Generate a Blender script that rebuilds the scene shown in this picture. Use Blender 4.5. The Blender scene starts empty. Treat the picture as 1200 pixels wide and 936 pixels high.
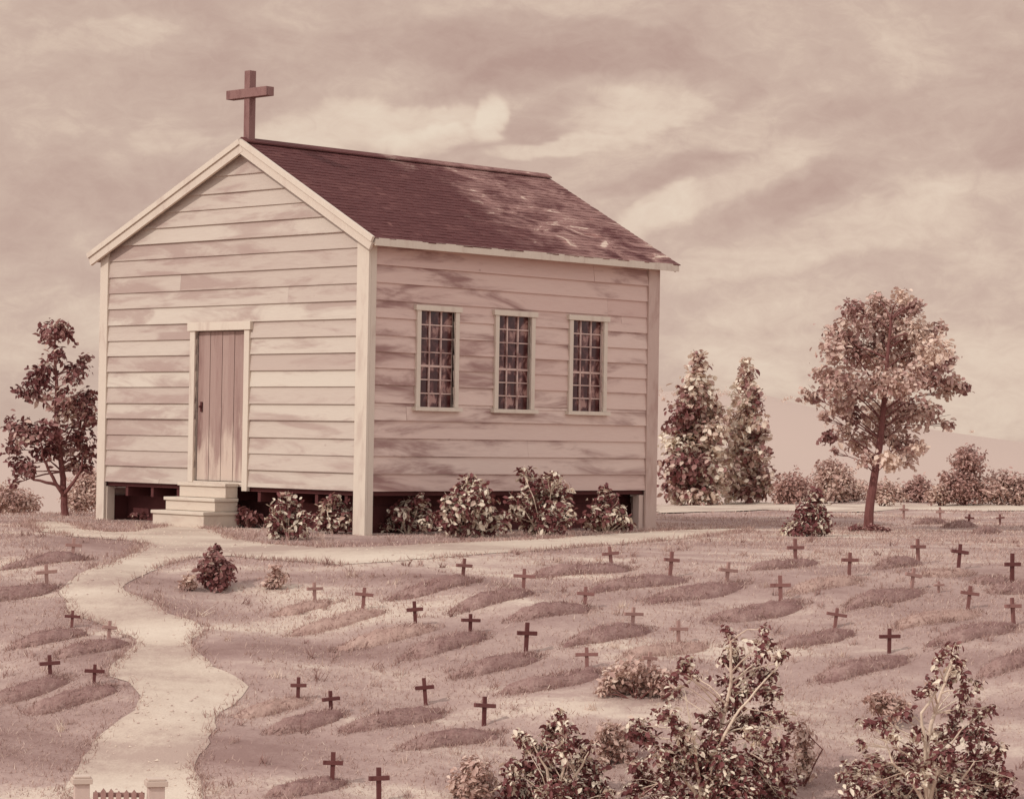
import bpy, bmesh, math, random
import numpy as np
from mathutils import Vector, Matrix
from mathutils.geometry import delaunay_2d_cdt

SC = bpy.context.scene
COL = SC.collection
rad = math.radians
random.seed(7)
RNG = np.random.default_rng(11)

# ------------------------------------------------------------------ camera
F, PITCH, ROLL, ZC = 3071.9, 0.0142, 0.0165, 1.3163      # focal length in pixels of a 1200 px wide picture
cd = bpy.data.cameras.new('camera')
cam = bpy.data.objects.new('camera', cd)
COL.objects.link(cam)
cd.sensor_width = 36.0
cd.lens = 36.0 * F / 1200.0
cd.clip_start = 0.5
cd.clip_end = 20000
cam.location = (0, 0, ZC)
_cp, _sp = math.cos(PITCH), math.sin(PITCH)
_cr, _sr = math.cos(ROLL), math.sin(ROLL)
_fw = Vector((0, _cp, _sp))
_r0, _u0 = Vector((1, 0, 0)), Vector((0, -_sp, _cp))
_rt = _r0 * _cr + _u0 * _sr
_up = -_r0 * _sr + _u0 * _cr
cam.matrix_world = Matrix(((_rt.x, _up.x, -_fw.x, 0), (_rt.y, _up.y, -_fw.y, 0), (_rt.z, _up.z, -_fw.z, ZC), (0, 0, 0, 1)))
SC.camera = cam

# ------------------------------------------------------------------ light
SUN_DIR = Vector((-0.78, -0.63, 0)).normalized()
SUN_EL = rad(38)
SUN_AZ = math.atan2(SUN_DIR.x, SUN_DIR.y)
sd = bpy.data.lights.new('sun', 'SUN')
sd.energy = 2.0
sd.angle = rad(0.55)
sd.color = (1.0, 0.97, 0.92)
sun = bpy.data.objects.new('sun', sd)
COL.objects.link(sun)
tow = Vector((SUN_DIR.x * math.cos(SUN_EL), SUN_DIR.y * math.cos(SUN_EL), math.sin(SUN_EL)))
sun.rotation_euler = tow.to_track_quat('Z', 'Y').to_euler()
sun.location = (-20, -10, 30)

SC.view_settings.view_transform = 'Standard'
SC.view_settings.look = 'None'
SC.view_settings.exposure = 0.0
SC.view_settings.gamma = 1.0
SC.view_settings.use_curve_mapping = False


def lin(c):
    c = c / 255.0
    return c / 12.92 if c <= 0.04045 else ((c + 0.055) / 1.055) ** 2.4


def rgb(r, g, b, k=1.0):
    return (lin(r) * k, lin(g) * k, lin(b) * k, 1.0)


# ---- node helpers
class NT:
    def __init__(self, tree):
        self.t = tree
        self.n = tree.nodes
        self.l = tree.links

    def node(self, typ, **kw):
        nd = self.n.new(typ)
        for k, v in kw.items():
            setattr(nd, k, v)
        return nd

    def put(self, sock, v):
        if isinstance(v, bpy.types.NodeSocket):
            self.l.new(v, sock)
        else:
            sock.default_value = v

    def m(self, op, a, b=None, c=None, clamp=False):
        nd = self.node('ShaderNodeMath', operation=op, use_clamp=clamp)
        self.put(nd.inputs[0], a)
        if b is not None:
            self.put(nd.inputs[1], b)
        if c is not None:
            self.put(nd.inputs[2], c)
        return nd.outputs[0]

    def noise(self, vec, scale, detail=4, rough=0.55, dist=0.0, out='Fac'):
        nd = self.node('ShaderNodeTexNoise')
        if vec is not None:
            self.l.new(vec, nd.inputs['Vector'])
        nd.inputs['Scale'].default_value = scale
        nd.inputs['Detail'].default_value = detail
        nd.inputs['Roughness'].default_value = rough
        nd.inputs['Distortion'].default_value = dist
        return nd.outputs[out]

    def ramp(self, fac, stops, interp='LINEAR'):
        nd = self.node('ShaderNodeValToRGB')
        nd.color_ramp.interpolation = interp
        el = nd.color_ramp.elements
        while len(el) < len(stops):
            el.new(0.5)
        for e, (p, c) in zip(el, stops):
            e.position = p
            e.color = c if len(c) == 4 else (c[0], c[1], c[2], 1)
        self.put(nd.inputs[0], fac)
        return nd.outputs[0]

    def mix(self, fac, a, b, mode='MIX'):
        nd = self.node('ShaderNodeMix', data_type='RGBA', blend_type=mode)
        self.put(nd.inputs[0], fac)
        self.put(nd.inputs[6], a)
        self.put(nd.inputs[7], b)
        return nd.outputs[2]

    def mapping(self, vec, scale=(1, 1, 1), loc=(0, 0, 0)):
        nd = self.node('ShaderNodeMapping')
        self.l.new(vec, nd.inputs[0])
        nd.inputs['Scale'].default_value = scale
        nd.inputs['Location'].default_value = loc
        return nd.outputs[0]

    def smooth(self, x, lo, hi):
        nd = self.node('ShaderNodeMapRange', interpolation_type='SMOOTHSTEP')
        self.put(nd.inputs[0], x)
        nd.inputs[1].default_value = lo
        nd.inputs[2].default_value = hi
        nd.inputs[3].default_value = 0.0
        nd.inputs[4].default_value = 1.0
        return nd.outputs[0]


# ------------------------------------------------------------------ world: warm, thinly clouded sky
W = bpy.data.worlds.new('World')
SC.world = W
W.use_nodes = True
wt = NT(W.node_tree)
wt.n.clear()
wo = wt.node('ShaderNodeOutputWorld')
bg = wt.node('ShaderNodeBackground')
bg.inputs['Strength'].default_value = 0.1
wt.l.new(bg.outputs[0], wo.inputs[0])
sky = wt.node('ShaderNodeTexSky', sky_type='NISHITA')
sky.sun_disc = False
sky.sun_elevation = SUN_EL
sky.sun_rotation = SUN_AZ
bw = wt.node('ShaderNodeRGBToBW')
wt.l.new(sky.outputs[0], bw.inputs[0])
tc = wt.node('ShaderNodeTexCoord')
dirv = tc.outputs['Generated']
sep = wt.node('ShaderNodeSeparateXYZ')
wt.l.new(dirv, sep.inputs[0])
az = wt.m('ARCTAN2', sep.outputs[0], sep.outputs[1])
el = wt.m('ARCSINE', sep.outputs[2])
# sky coordinates in hundredths of a radian-ish steps (azimuth right, elevation up)
SXc = wt.m('MULTIPLY', az, 30.72)       # 1 unit = 100 px of the photograph
SYc = wt.m('MULTIPLY', el, 30.72)
cmb = wt.node('ShaderNodeCombineXYZ')
wt.l.new(SXc, cmb.inputs[0])
wt.l.new(SYc, cmb.inputs[1])
sv = cmb.outputs[0]
wn = wt.noise(wt.mapping(sv, (0.55, 0.8, 1)), 1.0, 4, 0.6, 0.4, 'Color')
ws = wt.node('ShaderNodeSeparateXYZ')
wt.l.new(wn, ws.inputs[0])
wx = wt.m('ADD', SXc, wt.m('MULTIPLY', wt.m('SUBTRACT', ws.outputs[0], 0.5), 1.5))
wy = wt.m('ADD', SYc, wt.m('MULTIPLY', wt.m('SUBTRACT', ws.outputs[1], 0.5), 0.9))


def blob(px, py, rx, ry, ang, amp):
    """soft patch of cloud at a direction of the sky (rising to the right by ang degrees)"""
    cxp, cyp = (px - 600) / 100.0, (512 - py) / 100.0
    dx = wt.m('SUBTRACT', wx, cxp)
    dy = wt.m('SUBTRACT', wy, cyp)
    c, s = math.cos(rad(ang)), math.sin(rad(ang))
    u = wt.m('ADD', wt.m('MULTIPLY', dx, c * 100 / rx), wt.m('MULTIPLY', dy, s * 100 / rx))
    v = wt.m('ADD', wt.m('MULTIPLY', dx, -s * 100 / ry), wt.m('MULTIPLY', dy, c * 100 / ry))
    r = wt.m('ADD', wt.m('MULTIPLY', u, u), wt.m('MULTIPLY', v, v))
    e = wt.smooth(r, 1.3, 0.25)
    return wt.m('MULTIPLY', e, amp * 0.85)


BLOBS = [
    (640, 62, 250, 36, -4, -0.30), (600, 90, 130, 26, 8, -0.22), (640, 140, 70, 24, 15, -0.22),
    (860, 95, 60, 22, -8, -0.22), (790, 195, 130, 20, 14, -0.24), (1040, 150, 190, 60, 24, -0.14),
    (930, 215, 90, 26, 20, -0.2), (1170, 170, 40, 40, 0, -0.16),
    (420, 150, 150, 32, 6, 0.34), (572, 138, 40, 26, 60, 0.55), (500, 168, 60, 22, 0, 0.32),
    (770, 112, 130, 30, 12, 0.38), (650, 172, 110, 16, 14, 0.32), (850, 208, 170, 26, 22, 0.24),
    (980, 270, 260, 34, 12, 0.2), (760, 250, 80, 24, 25, 0.24),
    (60, 120, 90, 100, 0, -0.05), (185, 160, 50, 26, 20, 0.16), (110, 60, 120, 20, 10, 0.14),
    (60, 250, 150, 60, 0, -0.12), (200, 215, 80, 24, 0, -0.1), (900, 330, 160, 22, 10, -0.1),
    (1110, 360, 140, 28, 8, -0.06), (1060, 400, 260, 130, 0, 0.16), (330, 70, 120, 40, 0, -0.12), (820, 415, 200, 40, 4, 0.04), (70, 390, 120, 40, 0, 0.12),
]
tot = None
for bb in BLOBS:
    e = blob(*bb)
    tot = e if tot is None else wt.m('ADD', tot, e)
fb = wt.noise(wt.mapping(sv, (0.45, 1.0, 1), (3.1, 1.7, 0)), 1.1, 7, 0.6, 0.6)
fb = wt.m('MULTIPLY', wt.m('SUBTRACT', fb, 0.5), 0.95)
fine = wt.noise(wt.mapping(sv, (0.8, 1.3, 1)), 3.6, 7, 0.7, 0.8)
fine = wt.m('MULTIPLY', wt.m('SUBTRACT', fine, 0.5), 0.42)
grad = wt.m('MULTIPLY', wt.smooth(el, 0.11, -0.02), 0.06)
T = wt.m('ADD', wt.m('ADD', wt.m('ADD', tot, fb), wt.m('ADD', fine, grad)), 0.44)
skyc = wt.ramp(T, [(0.0, rgb(182, 152, 141, 10)), (0.26, rgb(195, 168, 155, 10)), (0.46, rgb(206, 181, 166, 10)),
                   (0.55, rgb(214, 190, 173, 10)), (0.72, rgb(226, 204, 185, 10)), (1.0, rgb(236, 218, 198, 10))])
tint = wt.mix(1.0, bw.outputs[0], (1.0, 0.80, 0.70, 1), 'MULTIPLY')
allsky = wt.mix(0.10, skyc, tint)
# the unseen sky outside the warm bank is made whiter as added fill light
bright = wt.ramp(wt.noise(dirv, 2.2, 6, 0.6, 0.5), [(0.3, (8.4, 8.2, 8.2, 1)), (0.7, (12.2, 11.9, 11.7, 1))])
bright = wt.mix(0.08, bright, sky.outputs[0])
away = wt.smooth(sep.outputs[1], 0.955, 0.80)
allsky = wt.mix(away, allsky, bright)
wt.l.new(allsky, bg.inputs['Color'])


# ------------------------------------------------------------------ projection of photo pixels into the place
def ray(px, py):
    u2 = (px - 600) / F
    v2 = -(py - 468) / F
    return _fw + _rt * u2 + _up * v2


def softplus(t):
    return np.where(t > 30, t, np.log1p(np.exp(np.minimum(t, 30))))


def terrain(x, y):
    x = np.asarray(x, float)
    y = np.asarray(y, float)
    z = -0.25 * 1.3 * softplus((31.3 - y) / 1.3)
    z = np.maximum(z, -3.6 + 0.1 * (z + 3.6))
    edge = np.clip(53 + 1.1 * x, 43.5, 63)
    z = z - 0.30 * 2.2 * softplus((y - edge - 3) / 2.2)
    z = np.maximum(z, -14.0)
    near = np.clip((33.5 - y) / 3, 0, 1) + np.clip((y - 42) / 6, 0, 0.7)
    z = z + near * (0.035 * np.sin(1.3 * x + 0.7 * y) + 0.03 * np.sin(0.8 * x - 1.5 * y + 1.0) + 0.02 * np.sin(3.1 * x + 2.2 * y))
    far = np.clip((y - 400) / 900, 0, 1)
    z = z + far * (11 + 29 * np.exp(-((x - 75) / 135.0) ** 2) + 1.2 * np.sin(x / 17.0 + 0.6) + 0.7 * np.sin(x / 7.0 + 2))
    return z


def tz(x, y):
    return float(terrain(x, y))


def ground_at(px, py):
    r = ray(px, py)
    lo = 15.0
    prev = lo
    d = lo
    while d < 90:
        p = r * d
        if ZC + p.z < tz(p.x, p.y):
            lo, hi = prev, d
            for _ in range(30):
                mid = 0.5 * (lo + hi)
                p = r * mid
                if ZC + p.z < tz(p.x, p.y):
                    hi = mid
                else:
                    lo = mid
            p = r * hi
            return Vector((p.x, p.y, tz(p.x, p.y)))
        prev = d
        d += 0.1
    p = r * 55
    return Vector((p.x, p.y, tz(p.x, p.y)))


def at_depth(px, py, Y):
    r = ray(px, py)
    p = r * (Y / r.y)
    return Vector((p.x, p.y, p.z + ZC))


# ------------------------------------------------------------------ object helpers
def tag(o, label=None, cat=None, group=None, kind=None):
    if label:
        o['label'] = label
    if cat:
        o['category'] = cat
    if group:
        o['group'] = group
    if kind:
        o['kind'] = kind
    return o


def empty(name, loc, rz=0.0):
    o = bpy.data.objects.new(name, None)
    COL.objects.link(o)
    o.location = loc
    o.rotation_euler = (0, 0, rz)
    o.empty_display_size = 0.2
    return o


def link_mesh(name, me, mat, parent=None, loc=(0, 0, 0)):
    o = bpy.data.objects.new(name, me)
    COL.objects.link(o)
    if mat is not None:
        me.materials.append(mat)
    o.location = loc
    if parent is not None:
        o.parent = parent
    return o


class MB:
    """collects boxes, prisms and tubes with a per-face tone, builds ONE mesh"""

    def __init__(self):
        self.v, self.f, self.tone = [], [], []

    def add(self, vs, fs, tone=0.5):
        o = len(self.v)
        self.v += [tuple(p) for p in vs]
        self.f += [tuple(i + o for i in q) for q in fs]
        self.tone += [tone] * len(fs)

    def box(self, lo, hi, tone=0.5):
        x0, y0, z0 = lo
        x1, y1, z1 = hi
        vs = [(x0, y0, z0), (x1, y0, z0), (x1, y1, z0), (x0, y1, z0), (x0, y0, z1), (x1, y0, z1), (x1, y1, z1), (x0, y1, z1)]
        self.add(vs, [(0, 3, 2, 1), (4, 5, 6, 7), (0, 1, 5, 4), (1, 2, 6, 5), (2, 3, 7, 6), (3, 0, 4, 7)], tone)

    def hexa(self, vs, tone=0.5):
        self.add(vs, [(0, 3, 2, 1), (4, 5, 6, 7), (0, 1, 5, 4), (1, 2, 6, 5), (2, 3, 7, 6), (3, 0, 4, 7)], tone)

    def tube(self, pts, rads, n=6, tone=0.5, cap=True):
        pts = [Vector(p) for p in pts]
        rings = []
        for i, p in enumerate(pts):
            a = pts[max(i - 1, 0)]
            b = pts[min(i + 1, len(pts) - 1)]
            d = (b - a).normalized()
            ref = Vector((0, 1, 0)) if abs(d.y) < 0.9 else Vector((1, 0, 0))
            u = d.cross(ref).normalized()
            w = d.cross(u)
            rings.append([p + (u * math.cos(2 * math.pi * k / n) + w * math.sin(2 * math.pi * k / n)) * rads[i] for k in range(n)])
        vs = [q for r in rings for q in r]
        fs = []
        for i in range(len(pts) - 1):
            for k in range(n):
                fs.append((i * n + k, i * n + (k + 1) % n, (i + 1) * n + (k + 1) % n, (i + 1) * n + k))
        if cap:
            fs.append(tuple(range((len(pts) - 1) * n, len(pts) * n)))
        self.add(vs, fs, tone)

    def mesh(self, name, bevel=0.0):
        me = bpy.data.meshes.new(name)
        me.from_pydata(self.v, [], self.f)
        at = me.attributes.new('tone', 'FLOAT', 'FACE')
        at.data.foreach_set('value', self.tone)
        if bevel > 0:
            bm = bmesh.new()
            bm.from_mesh(me)
            bmesh.ops.bevel(bm, geom=bm.edges[:], offset=bevel, segments=2, affect='EDGES', profile=0.6)
            bm.to_mesh(me)
            bm.free()
        me.update()
        return me

    def build(self, name, mat, parent=None, loc=(0, 0, 0), bevel=0.0):
        return link_mesh(name, self.mesh(name, bevel), mat, parent, loc)


# ------------------------------------------------------------------ materials
def new_mat(name):
    m = bpy.data.materials.new(name)
    m.use_nodes = True
    t = NT(m.node_tree)
    b = m.node_tree.nodes['Principled BSDF']
    b.inputs['Roughness'].default_value = 0.85
    b.inputs['Specular IOR Level'].default_value = 0.2
    return m, t, b


def attr(t, name='tone'):
    a = t.node('ShaderNodeAttribute', attribute_name=name)
    return a.outputs['Fac']


def bump(t, b, h, strength=0.4, dist=0.01):
    n = t.node('ShaderNodeBump')
    n.inputs['Strength'].default_value = strength
    n.inputs['Distance'].default_value = dist
    t.l.new(h, n.inputs['Height'])
    t.l.new(n.outputs[0], b.inputs['Normal'])


def wood(name, light, mid, dark, grain=(1, 1, 1), stain=0.5, stain_scale=1.2, stain_hi=0.62, per_board=0.0, zone=None, bleach=None):
    """weathered boards: per-board tone, fine grain along the board, washed stains"""
    m, t, b = new_mat(name)
    oc = t.node('ShaderNodeTexCoord').outputs['Object']
    g = t.noise(t.mapping(oc, grain), 9.0, 6, 0.65, 0.3)
    tone = attr(t)
    sv_ = t.mapping(oc, (grain[0] * 0.6 + 0.3, grain[1] * 0.6 + 0.3, grain[2] * 0.5 + 0.4), (5, 2, 8))
    if per_board:
        cb_ = t.node('ShaderNodeCombineXYZ')
        t.put(cb_.inputs[0], t.m('MULTIPLY', tone, per_board))
        t.put(cb_.inputs[1], t.m('MULTIPLY', tone, per_board))
        va = t.node('ShaderNodeVectorMath', operation='ADD')
        t.l.new(sv_, va.inputs[0])
        t.l.new(cb_.outputs[0], va.inputs[1])
        sv_ = va.outputs[0]
    s = t.noise(sv_, stain_scale, 5, 0.62, 0.5)
    if zone is not None:
        sx = t.node('ShaderNodeSeparateXYZ')
        t.l.new(oc, sx.inputs[0])
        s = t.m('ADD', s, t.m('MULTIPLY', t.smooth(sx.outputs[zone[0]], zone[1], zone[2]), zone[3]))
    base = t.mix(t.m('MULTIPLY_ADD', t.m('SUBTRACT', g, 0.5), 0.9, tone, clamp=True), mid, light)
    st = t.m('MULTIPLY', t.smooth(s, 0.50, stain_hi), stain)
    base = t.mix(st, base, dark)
    kn = t.node('ShaderNodeTexVoronoi', feature='F1')
    t.l.new(t.mapping(oc, (1, 1, 1.4)), kn.inputs['Vector'])
    kn.inputs['Scale'].default_value = 1.6
    kd = t.smooth(kn.outputs['Distance'], 0.05, 0.02)
    base = t.mix(t.m('MULTIPLY', kd, 0.35), base, dark)
    if bleach is not None:
        sz = t.node('ShaderNodeSeparateXYZ')
        t.l.new(oc, sz.inputs[0])
        bn = t.noise(t.mapping(oc, (5, 5, 0.9), (1, 1, 3)), 1.3, 5, 0.65, 0.4)
        hz = t.m('ADD', sz.outputs[2], t.m('MULTIPLY', t.m('SUBTRACT', bn, 0.5), -3.2))
        base = t.mix(t.m('MULTIPLY', t.smooth(hz, bleach[1], bleach[0]), 0.85), base, bleach[2])
    t.l.new(base, b.inputs['Base Color'])
    bump(t, b, g, 0.35, 0.006)
    return m


K = 0.92
M = {}
M['front_boards'] = wood('front_boards', rgb(201, 186, 171), rgb(182, 162, 150), rgb(156, 127, 119), (6, 0.5, 6), 0.62, 0.9, 0.66, per_board=4.0, zone=(1, 1.2, 5.0, 0.07))
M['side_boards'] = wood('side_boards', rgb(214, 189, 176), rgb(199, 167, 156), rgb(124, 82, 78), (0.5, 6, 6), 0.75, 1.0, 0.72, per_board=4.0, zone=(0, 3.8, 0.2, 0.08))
M['trim'] = wood('trim', rgb(210, 194, 177), rgb(198, 178, 163), rgb(170, 142, 131), (3, 3, 0.6), 0.4, 2.0, 0.7)
M['trim_mid'] = wood('mid_trim', rgb(200, 176, 163), rgb(184, 155, 144), rgb(156, 120, 111), (3, 3, 0.6), 0.5, 2.0, 0.7)  # darker mid tone of the trim colour
M['door'] = wood('door_boards', rgb(178, 152, 141), rgb(146, 116, 108), rgb(112, 76, 72), (6, 6, 0.4), 0.6, 1.3, 0.7, bleach=(0.7, 1.5, rgb(200, 178, 162)))
M['step'] = wood('step_boards', rgb(206, 190, 173), rgb(196, 176, 160), rgb(168, 138, 126), (3, 1, 3), 0.4, 2.0, 0.7)
M['cross_roof'] = wood('roof_cross_wood', rgb(150, 114, 107), rgb(120, 84, 80), rgb(92, 54, 52), (3, 3, 1), 0.5, 3.0, 0.7)
M['cross_dark'] = wood('cross_dark_wood', rgb(114, 72, 68), rgb(92, 50, 48), rgb(70, 34, 34), (4, 4, 1), 0.5, 4.0, 0.7)
M['cross_mid'] = wood('cross_mid_wood', rgb(144, 102, 95), rgb(118, 77, 72), rgb(94, 54, 52), (4, 4, 1), 0.5, 4.0, 0.7)
M['cross_pale'] = wood('cross_pale_wood', rgb(170, 134, 124), rgb(150, 112, 104), rgb(126, 86, 80), (4, 4, 1), 0.5, 4.0, 0.7)
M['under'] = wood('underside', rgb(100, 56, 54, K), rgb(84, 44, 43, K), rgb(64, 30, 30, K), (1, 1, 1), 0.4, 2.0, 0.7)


def roof_material():
    m, t, b = new_mat('shingles')
    oc = t.node('ShaderNodeTexCoord').outputs['Object']
    tone = attr(t)
    n1 = t.noise(t.mapping(oc, (0.7, 1.1, 1.1)), 1.0, 6, 0.6, 0.6)
    n2 = t.noise(oc, 22, 4, 0.6)
    base = t.ramp(t.m('ADD', t.m('MULTIPLY', tone, 0.55), t.m('MULTIPLY', n1, 0.5)),
                  [(0.12, rgb(78, 38, 37)), (0.5, rgb(90, 49, 47)), (0.85, rgb(118, 76, 71))])
    # worn, bleached area on the far lower end of the slope
    sp = t.node('ShaderNodeSeparateXYZ')
    t.l.new(oc, sp.inputs[0])
    wrp = t.noise(oc, 0.9, 5, 0.6, 0.5)
    xx = t.m('ADD', sp.outputs[0], t.m('MULTIPLY', t.m('SUBTRACT', wrp, 0.5), 4.5))
    worn = t.smooth(xx, 2.6, 4.2)
    pat = t.noise(t.mapping(oc, (0.9, 1.6, 1.6), (2, 7, 1)), 1.5, 6, 0.65, 0.8)
    worn1 = t.m('MULTIPLY', worn, t.smooth(pat, 0.36, 0.62))
    base = t.mix(t.m('MULTIPLY', worn1, 0.6), base, rgb(176, 136, 126))
    pale = t.m('MULTIPLY', worn, t.smooth(pat, 0.58, 0.64))
    base = t.mix(t.m('MULTIPLY', pale, 0.7), base, rgb(222, 198, 178, K))
    spot = t.noise(t.mapping(oc, (1.0, 1.8, 1.8), (9, 3, 4)), 1.7, 2, 0.5)
    base = t.mix(t.m('MULTIPLY', t.smooth(spot, 0.70, 0.74), 0.5), base, rgb(168, 120, 110, K))
    t.l.new(base, b.inputs['Base Color'])
    bump(t, b, n2, 0.4, 0.01)
    return m


M['roof'] = roof_material()


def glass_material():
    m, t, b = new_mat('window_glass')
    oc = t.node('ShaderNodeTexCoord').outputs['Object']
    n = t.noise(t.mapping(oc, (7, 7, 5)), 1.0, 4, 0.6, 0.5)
    c = t.ramp(n, [(0.44, rgb(84, 40, 40, 0.6)), (0.54, rgb(104, 60, 57, 0.8)), (0.64, rgb(170, 128, 118, 0.85))])  # pale smudges imitate reflections, put into the glass colour
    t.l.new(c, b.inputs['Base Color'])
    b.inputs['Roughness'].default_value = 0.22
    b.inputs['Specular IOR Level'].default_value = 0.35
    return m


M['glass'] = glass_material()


def ground_material(name, stops, fine_amp=0.35, bs=0.5, far=None):
    m, t, b = new_mat(name)
    oc = t.node('ShaderNodeTexCoord').outputs['Object']
    n1 = t.noise(t.mapping(oc, (0.35, 0.8, 0.3)), 0.9, 6, 0.55, 0.8)
    n2 = t.noise(oc, 7.0, 6, 0.7)
    n3 = t.noise(oc, 40.0, 3, 0.6)
    n0 = t.noise(t.mapping(oc, (0.28, 0.9, 0.3), (4, 9, 2)), 0.55, 4, 0.6, 1.2)
    n1 = t.m('ADD', n1, t.m('MULTIPLY', t.m('SUBTRACT', n0, 0.5), 1.15))
    f = t.m('ADD', n1, t.m('MULTIPLY', t.m('SUBTRACT', n2, 0.5), fine_amp))
    f = t.m('ADD', f, t.m('MULTIPLY', t.m('SUBTRACT', n3, 0.5), fine_amp * 0.7))
    c = t.ramp(f, stops)
    if far is not None:          # beyond the hill distance haze is put into a paler land colour
        sp = t.node('ShaderNodeSeparateXYZ')
        t.l.new(oc, sp.inputs[0])
        c = t.mix(t.smooth(sp.outputs[1], 68.0, 80.0), c, far)
    t.l.new(c, b.inputs['Base Color'])
    b.inputs['Roughness'].default_value = 0.95
    b.inputs['Specular IOR Level'].default_value = 0.05
    bump(t, b, t.m('ADD', n2, t.m('MULTIPLY', n3, 0.4)), bs, 0.03)
    return m


M['ground'] = ground_material('lawn_earth', [(0.24, rgb(138, 110, 103)), (0.44, rgb(158, 131, 123)), (0.58, rgb(171, 145, 135)), (0.74, rgb(198, 177, 161))], far=rgb(183, 160, 148))
M['path'] = ground_material('path_sand', [(0.26, rgb(168, 144, 132)), (0.46, rgb(189, 168, 152)), (0.7, rgb(203, 184, 167))], 0.4, 0.5)
M['mound'] = ground_material('mound_earth', [(0.28, rgb(116, 84, 80)), (0.5, rgb(137, 105, 99)), (0.72, rgb(164, 134, 125))], 0.5, 0.8)
M['mound_pale'] = ground_material('mound_pale_earth', [(0.28, rgb(148, 114, 105)), (0.5, rgb(165, 133, 122)), (0.72, rgb(182, 152, 139))], 0.5, 0.8)


def leaf_material(name, stops, rough=0.6):
    m, t, b = new_mat(name)
    c = t.ramp(attr(t), stops)
    t.l.new(c, b.inputs['Base Color'])
    b.inputs['Roughness'].default_value = rough
    b.inputs['Specular IOR Level'].default_value = 0.25
    # a little light passes through the leaves
    tr = t.node('ShaderNodeBsdfTranslucent')
    t.l.new(c, tr.inputs['Color'])
    mx = t.node('ShaderNodeMixShader')
    mx.inputs[0].default_value = 0.2
    out = t.n['Material Output']
    t.l.new(b.outputs[0], mx.inputs[1])
    t.l.new(tr.outputs[0], mx.inputs[2])
    t.l.new(mx.outputs[0], out.inputs[0])
    return m


LD = rgb(92, 46, 45)
LM = rgb(138, 92, 84)
LL = rgb(190, 154, 138)
LP = rgb(230, 208, 184)
M['leaf_near'] = leaf_material('shrub_leaves', [(0.0, rgb(108, 58, 57)), (0.45, rgb(126, 74, 72)), (0.62, rgb(154, 108, 100)), (0.78, LL), (0.92, rgb(236, 218, 196))])
M['leaf_tree'] = leaf_material('tree_leaves', [(0.0, rgb(120, 74, 71)), (0.35, rgb(172, 130, 121)), (0.6, rgb(202, 168, 155)), (0.95, rgb(226, 200, 182))])
M['leaf_poplar'] = leaf_material('poplar_leaves', [(0.0, rgb(120, 70, 68)), (0.35, rgb(176, 134, 125)), (0.6, rgb(212, 184, 166)), (0.9, rgb(238, 222, 202))])
M['leaf_dark'] = leaf_material('dark_tree_leaves', [(0.0, rgb(106, 58, 57)), (0.45, rgb(140, 90, 86)), (0.75, rgb(186, 146, 136)), (0.97, rgb(226, 200, 180))])
M['leaf_pale'] = leaf_material('pale_leaves', [(0.0, rgb(172, 134, 124)), (0.5, rgb(200, 166, 152)), (0.95, rgb(222, 196, 178))])
M['leaf_far'] = leaf_material('far_leaves', [(0.0, rgb(150, 108, 100)), (0.5, rgb(184, 144, 133)), (0.95, rgb(210, 178, 163))])  # paler with distance: haze put into the leaf colour
M['grass'] = leaf_material('grass_blades', [(0.0, rgb(142, 106, 98)), (0.35, rgb(176, 143, 133)), (0.7, rgb(196, 167, 154)), (1.0, rgb(222, 200, 181))], 0.8)
M['bark'] = wood('bark', rgb(132, 88, 82, K), rgb(106, 60, 57, K), rgb(76, 38, 37, K), (5, 5, 1), 0.5, 4.0, 0.7)
M['bark_light'] = wood('pale_bark', rgb(230, 210, 186, K), rgb(204, 172, 154, K), rgb(140, 96, 88, K), (5, 5, 1), 0.5, 4.0, 0.7)

# ------------------------------------------------------------------ ground
PATH_MAIN = [(96, 975), (84, 903), (115, 864), (142, 843), (169, 822), (171, 813), (151, 799), (131, 793), (130, 779), (152, 762), (155, 750), (140, 742), (111, 732),
             (92, 723), (76, 706), (70, 692), (80, 682), (107, 668), (150, 651), (167, 640), (153, 634), (96, 630), (73, 627), (36, 618), (38, 611), (77, 612),
             (111, 622), (150, 623), (192, 617), (222, 613), (253, 622), (276, 631), (330, 638), (383, 641), (460, 640), (505, 637), (645, 631), (771, 622), (875, 619),
             (870, 623), (820, 629), (760, 635), (690, 640), (600, 647), (522, 653), (460, 658), (402, 660), (345, 657), (268, 652), (230, 653), (184, 665), (152, 682),
             (148, 692), (165, 702), (188, 714), (215, 723), (241, 732), (243, 738), (226, 748), (223, 761), (245, 774), (268, 786), (284, 806), (282, 817), (264, 834),
             (249, 853), (236, 884), (233, 918), (232, 975)]
TRACK = [(771, 592), (840, 590), (900, 589.5), (1040, 589), (1180, 588), (1230, 589), (1230, 598), (1190, 598.5), (1050, 597), (900, 597.5), (830, 599.5), (771, 602)]


def world_poly(pts, step=0.16, jit=0.03, seed=1):
    rng = random.Random(seed)
    w = [ground_at(*p) for p in pts]
    n = len(w)
    out = []
    for i in range(n):                      # Catmull-Rom through the bends, then a ragged edge
        p0, p1, p2, p3 = w[i - 1], w[i], w[(i + 1) % n], w[(i + 2) % n]
        L = (p2 - p1).length
        k = max(1, int(L / step))
        for j in range(k):
            t = j / k
            q = 0.5 * ((2 * p1) + (p2 - p0) * t + (2 * p0 - 5 * p1 + 4 * p2 - p3) * t * t + (3 * p1 - p0 - 3 * p2 + p3) * t ** 3)
            q = p1.lerp(p2, t).lerp(q, 0.6)
            wob = 1.6 * jit * (math.sin(2.3 * q.x + 1.7 * q.y * 3) + math.sin(5.9 * q.x - 4.1 * q.y) + 0.6 * math.sin(13.0 * q.x + 9.0 * q.y))
            out.append((q.x + wob * 0.7 + rng.uniform(-jit, jit), q.y + wob * 0.7 + rng.uniform(-jit, jit)))
    return out


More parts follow.
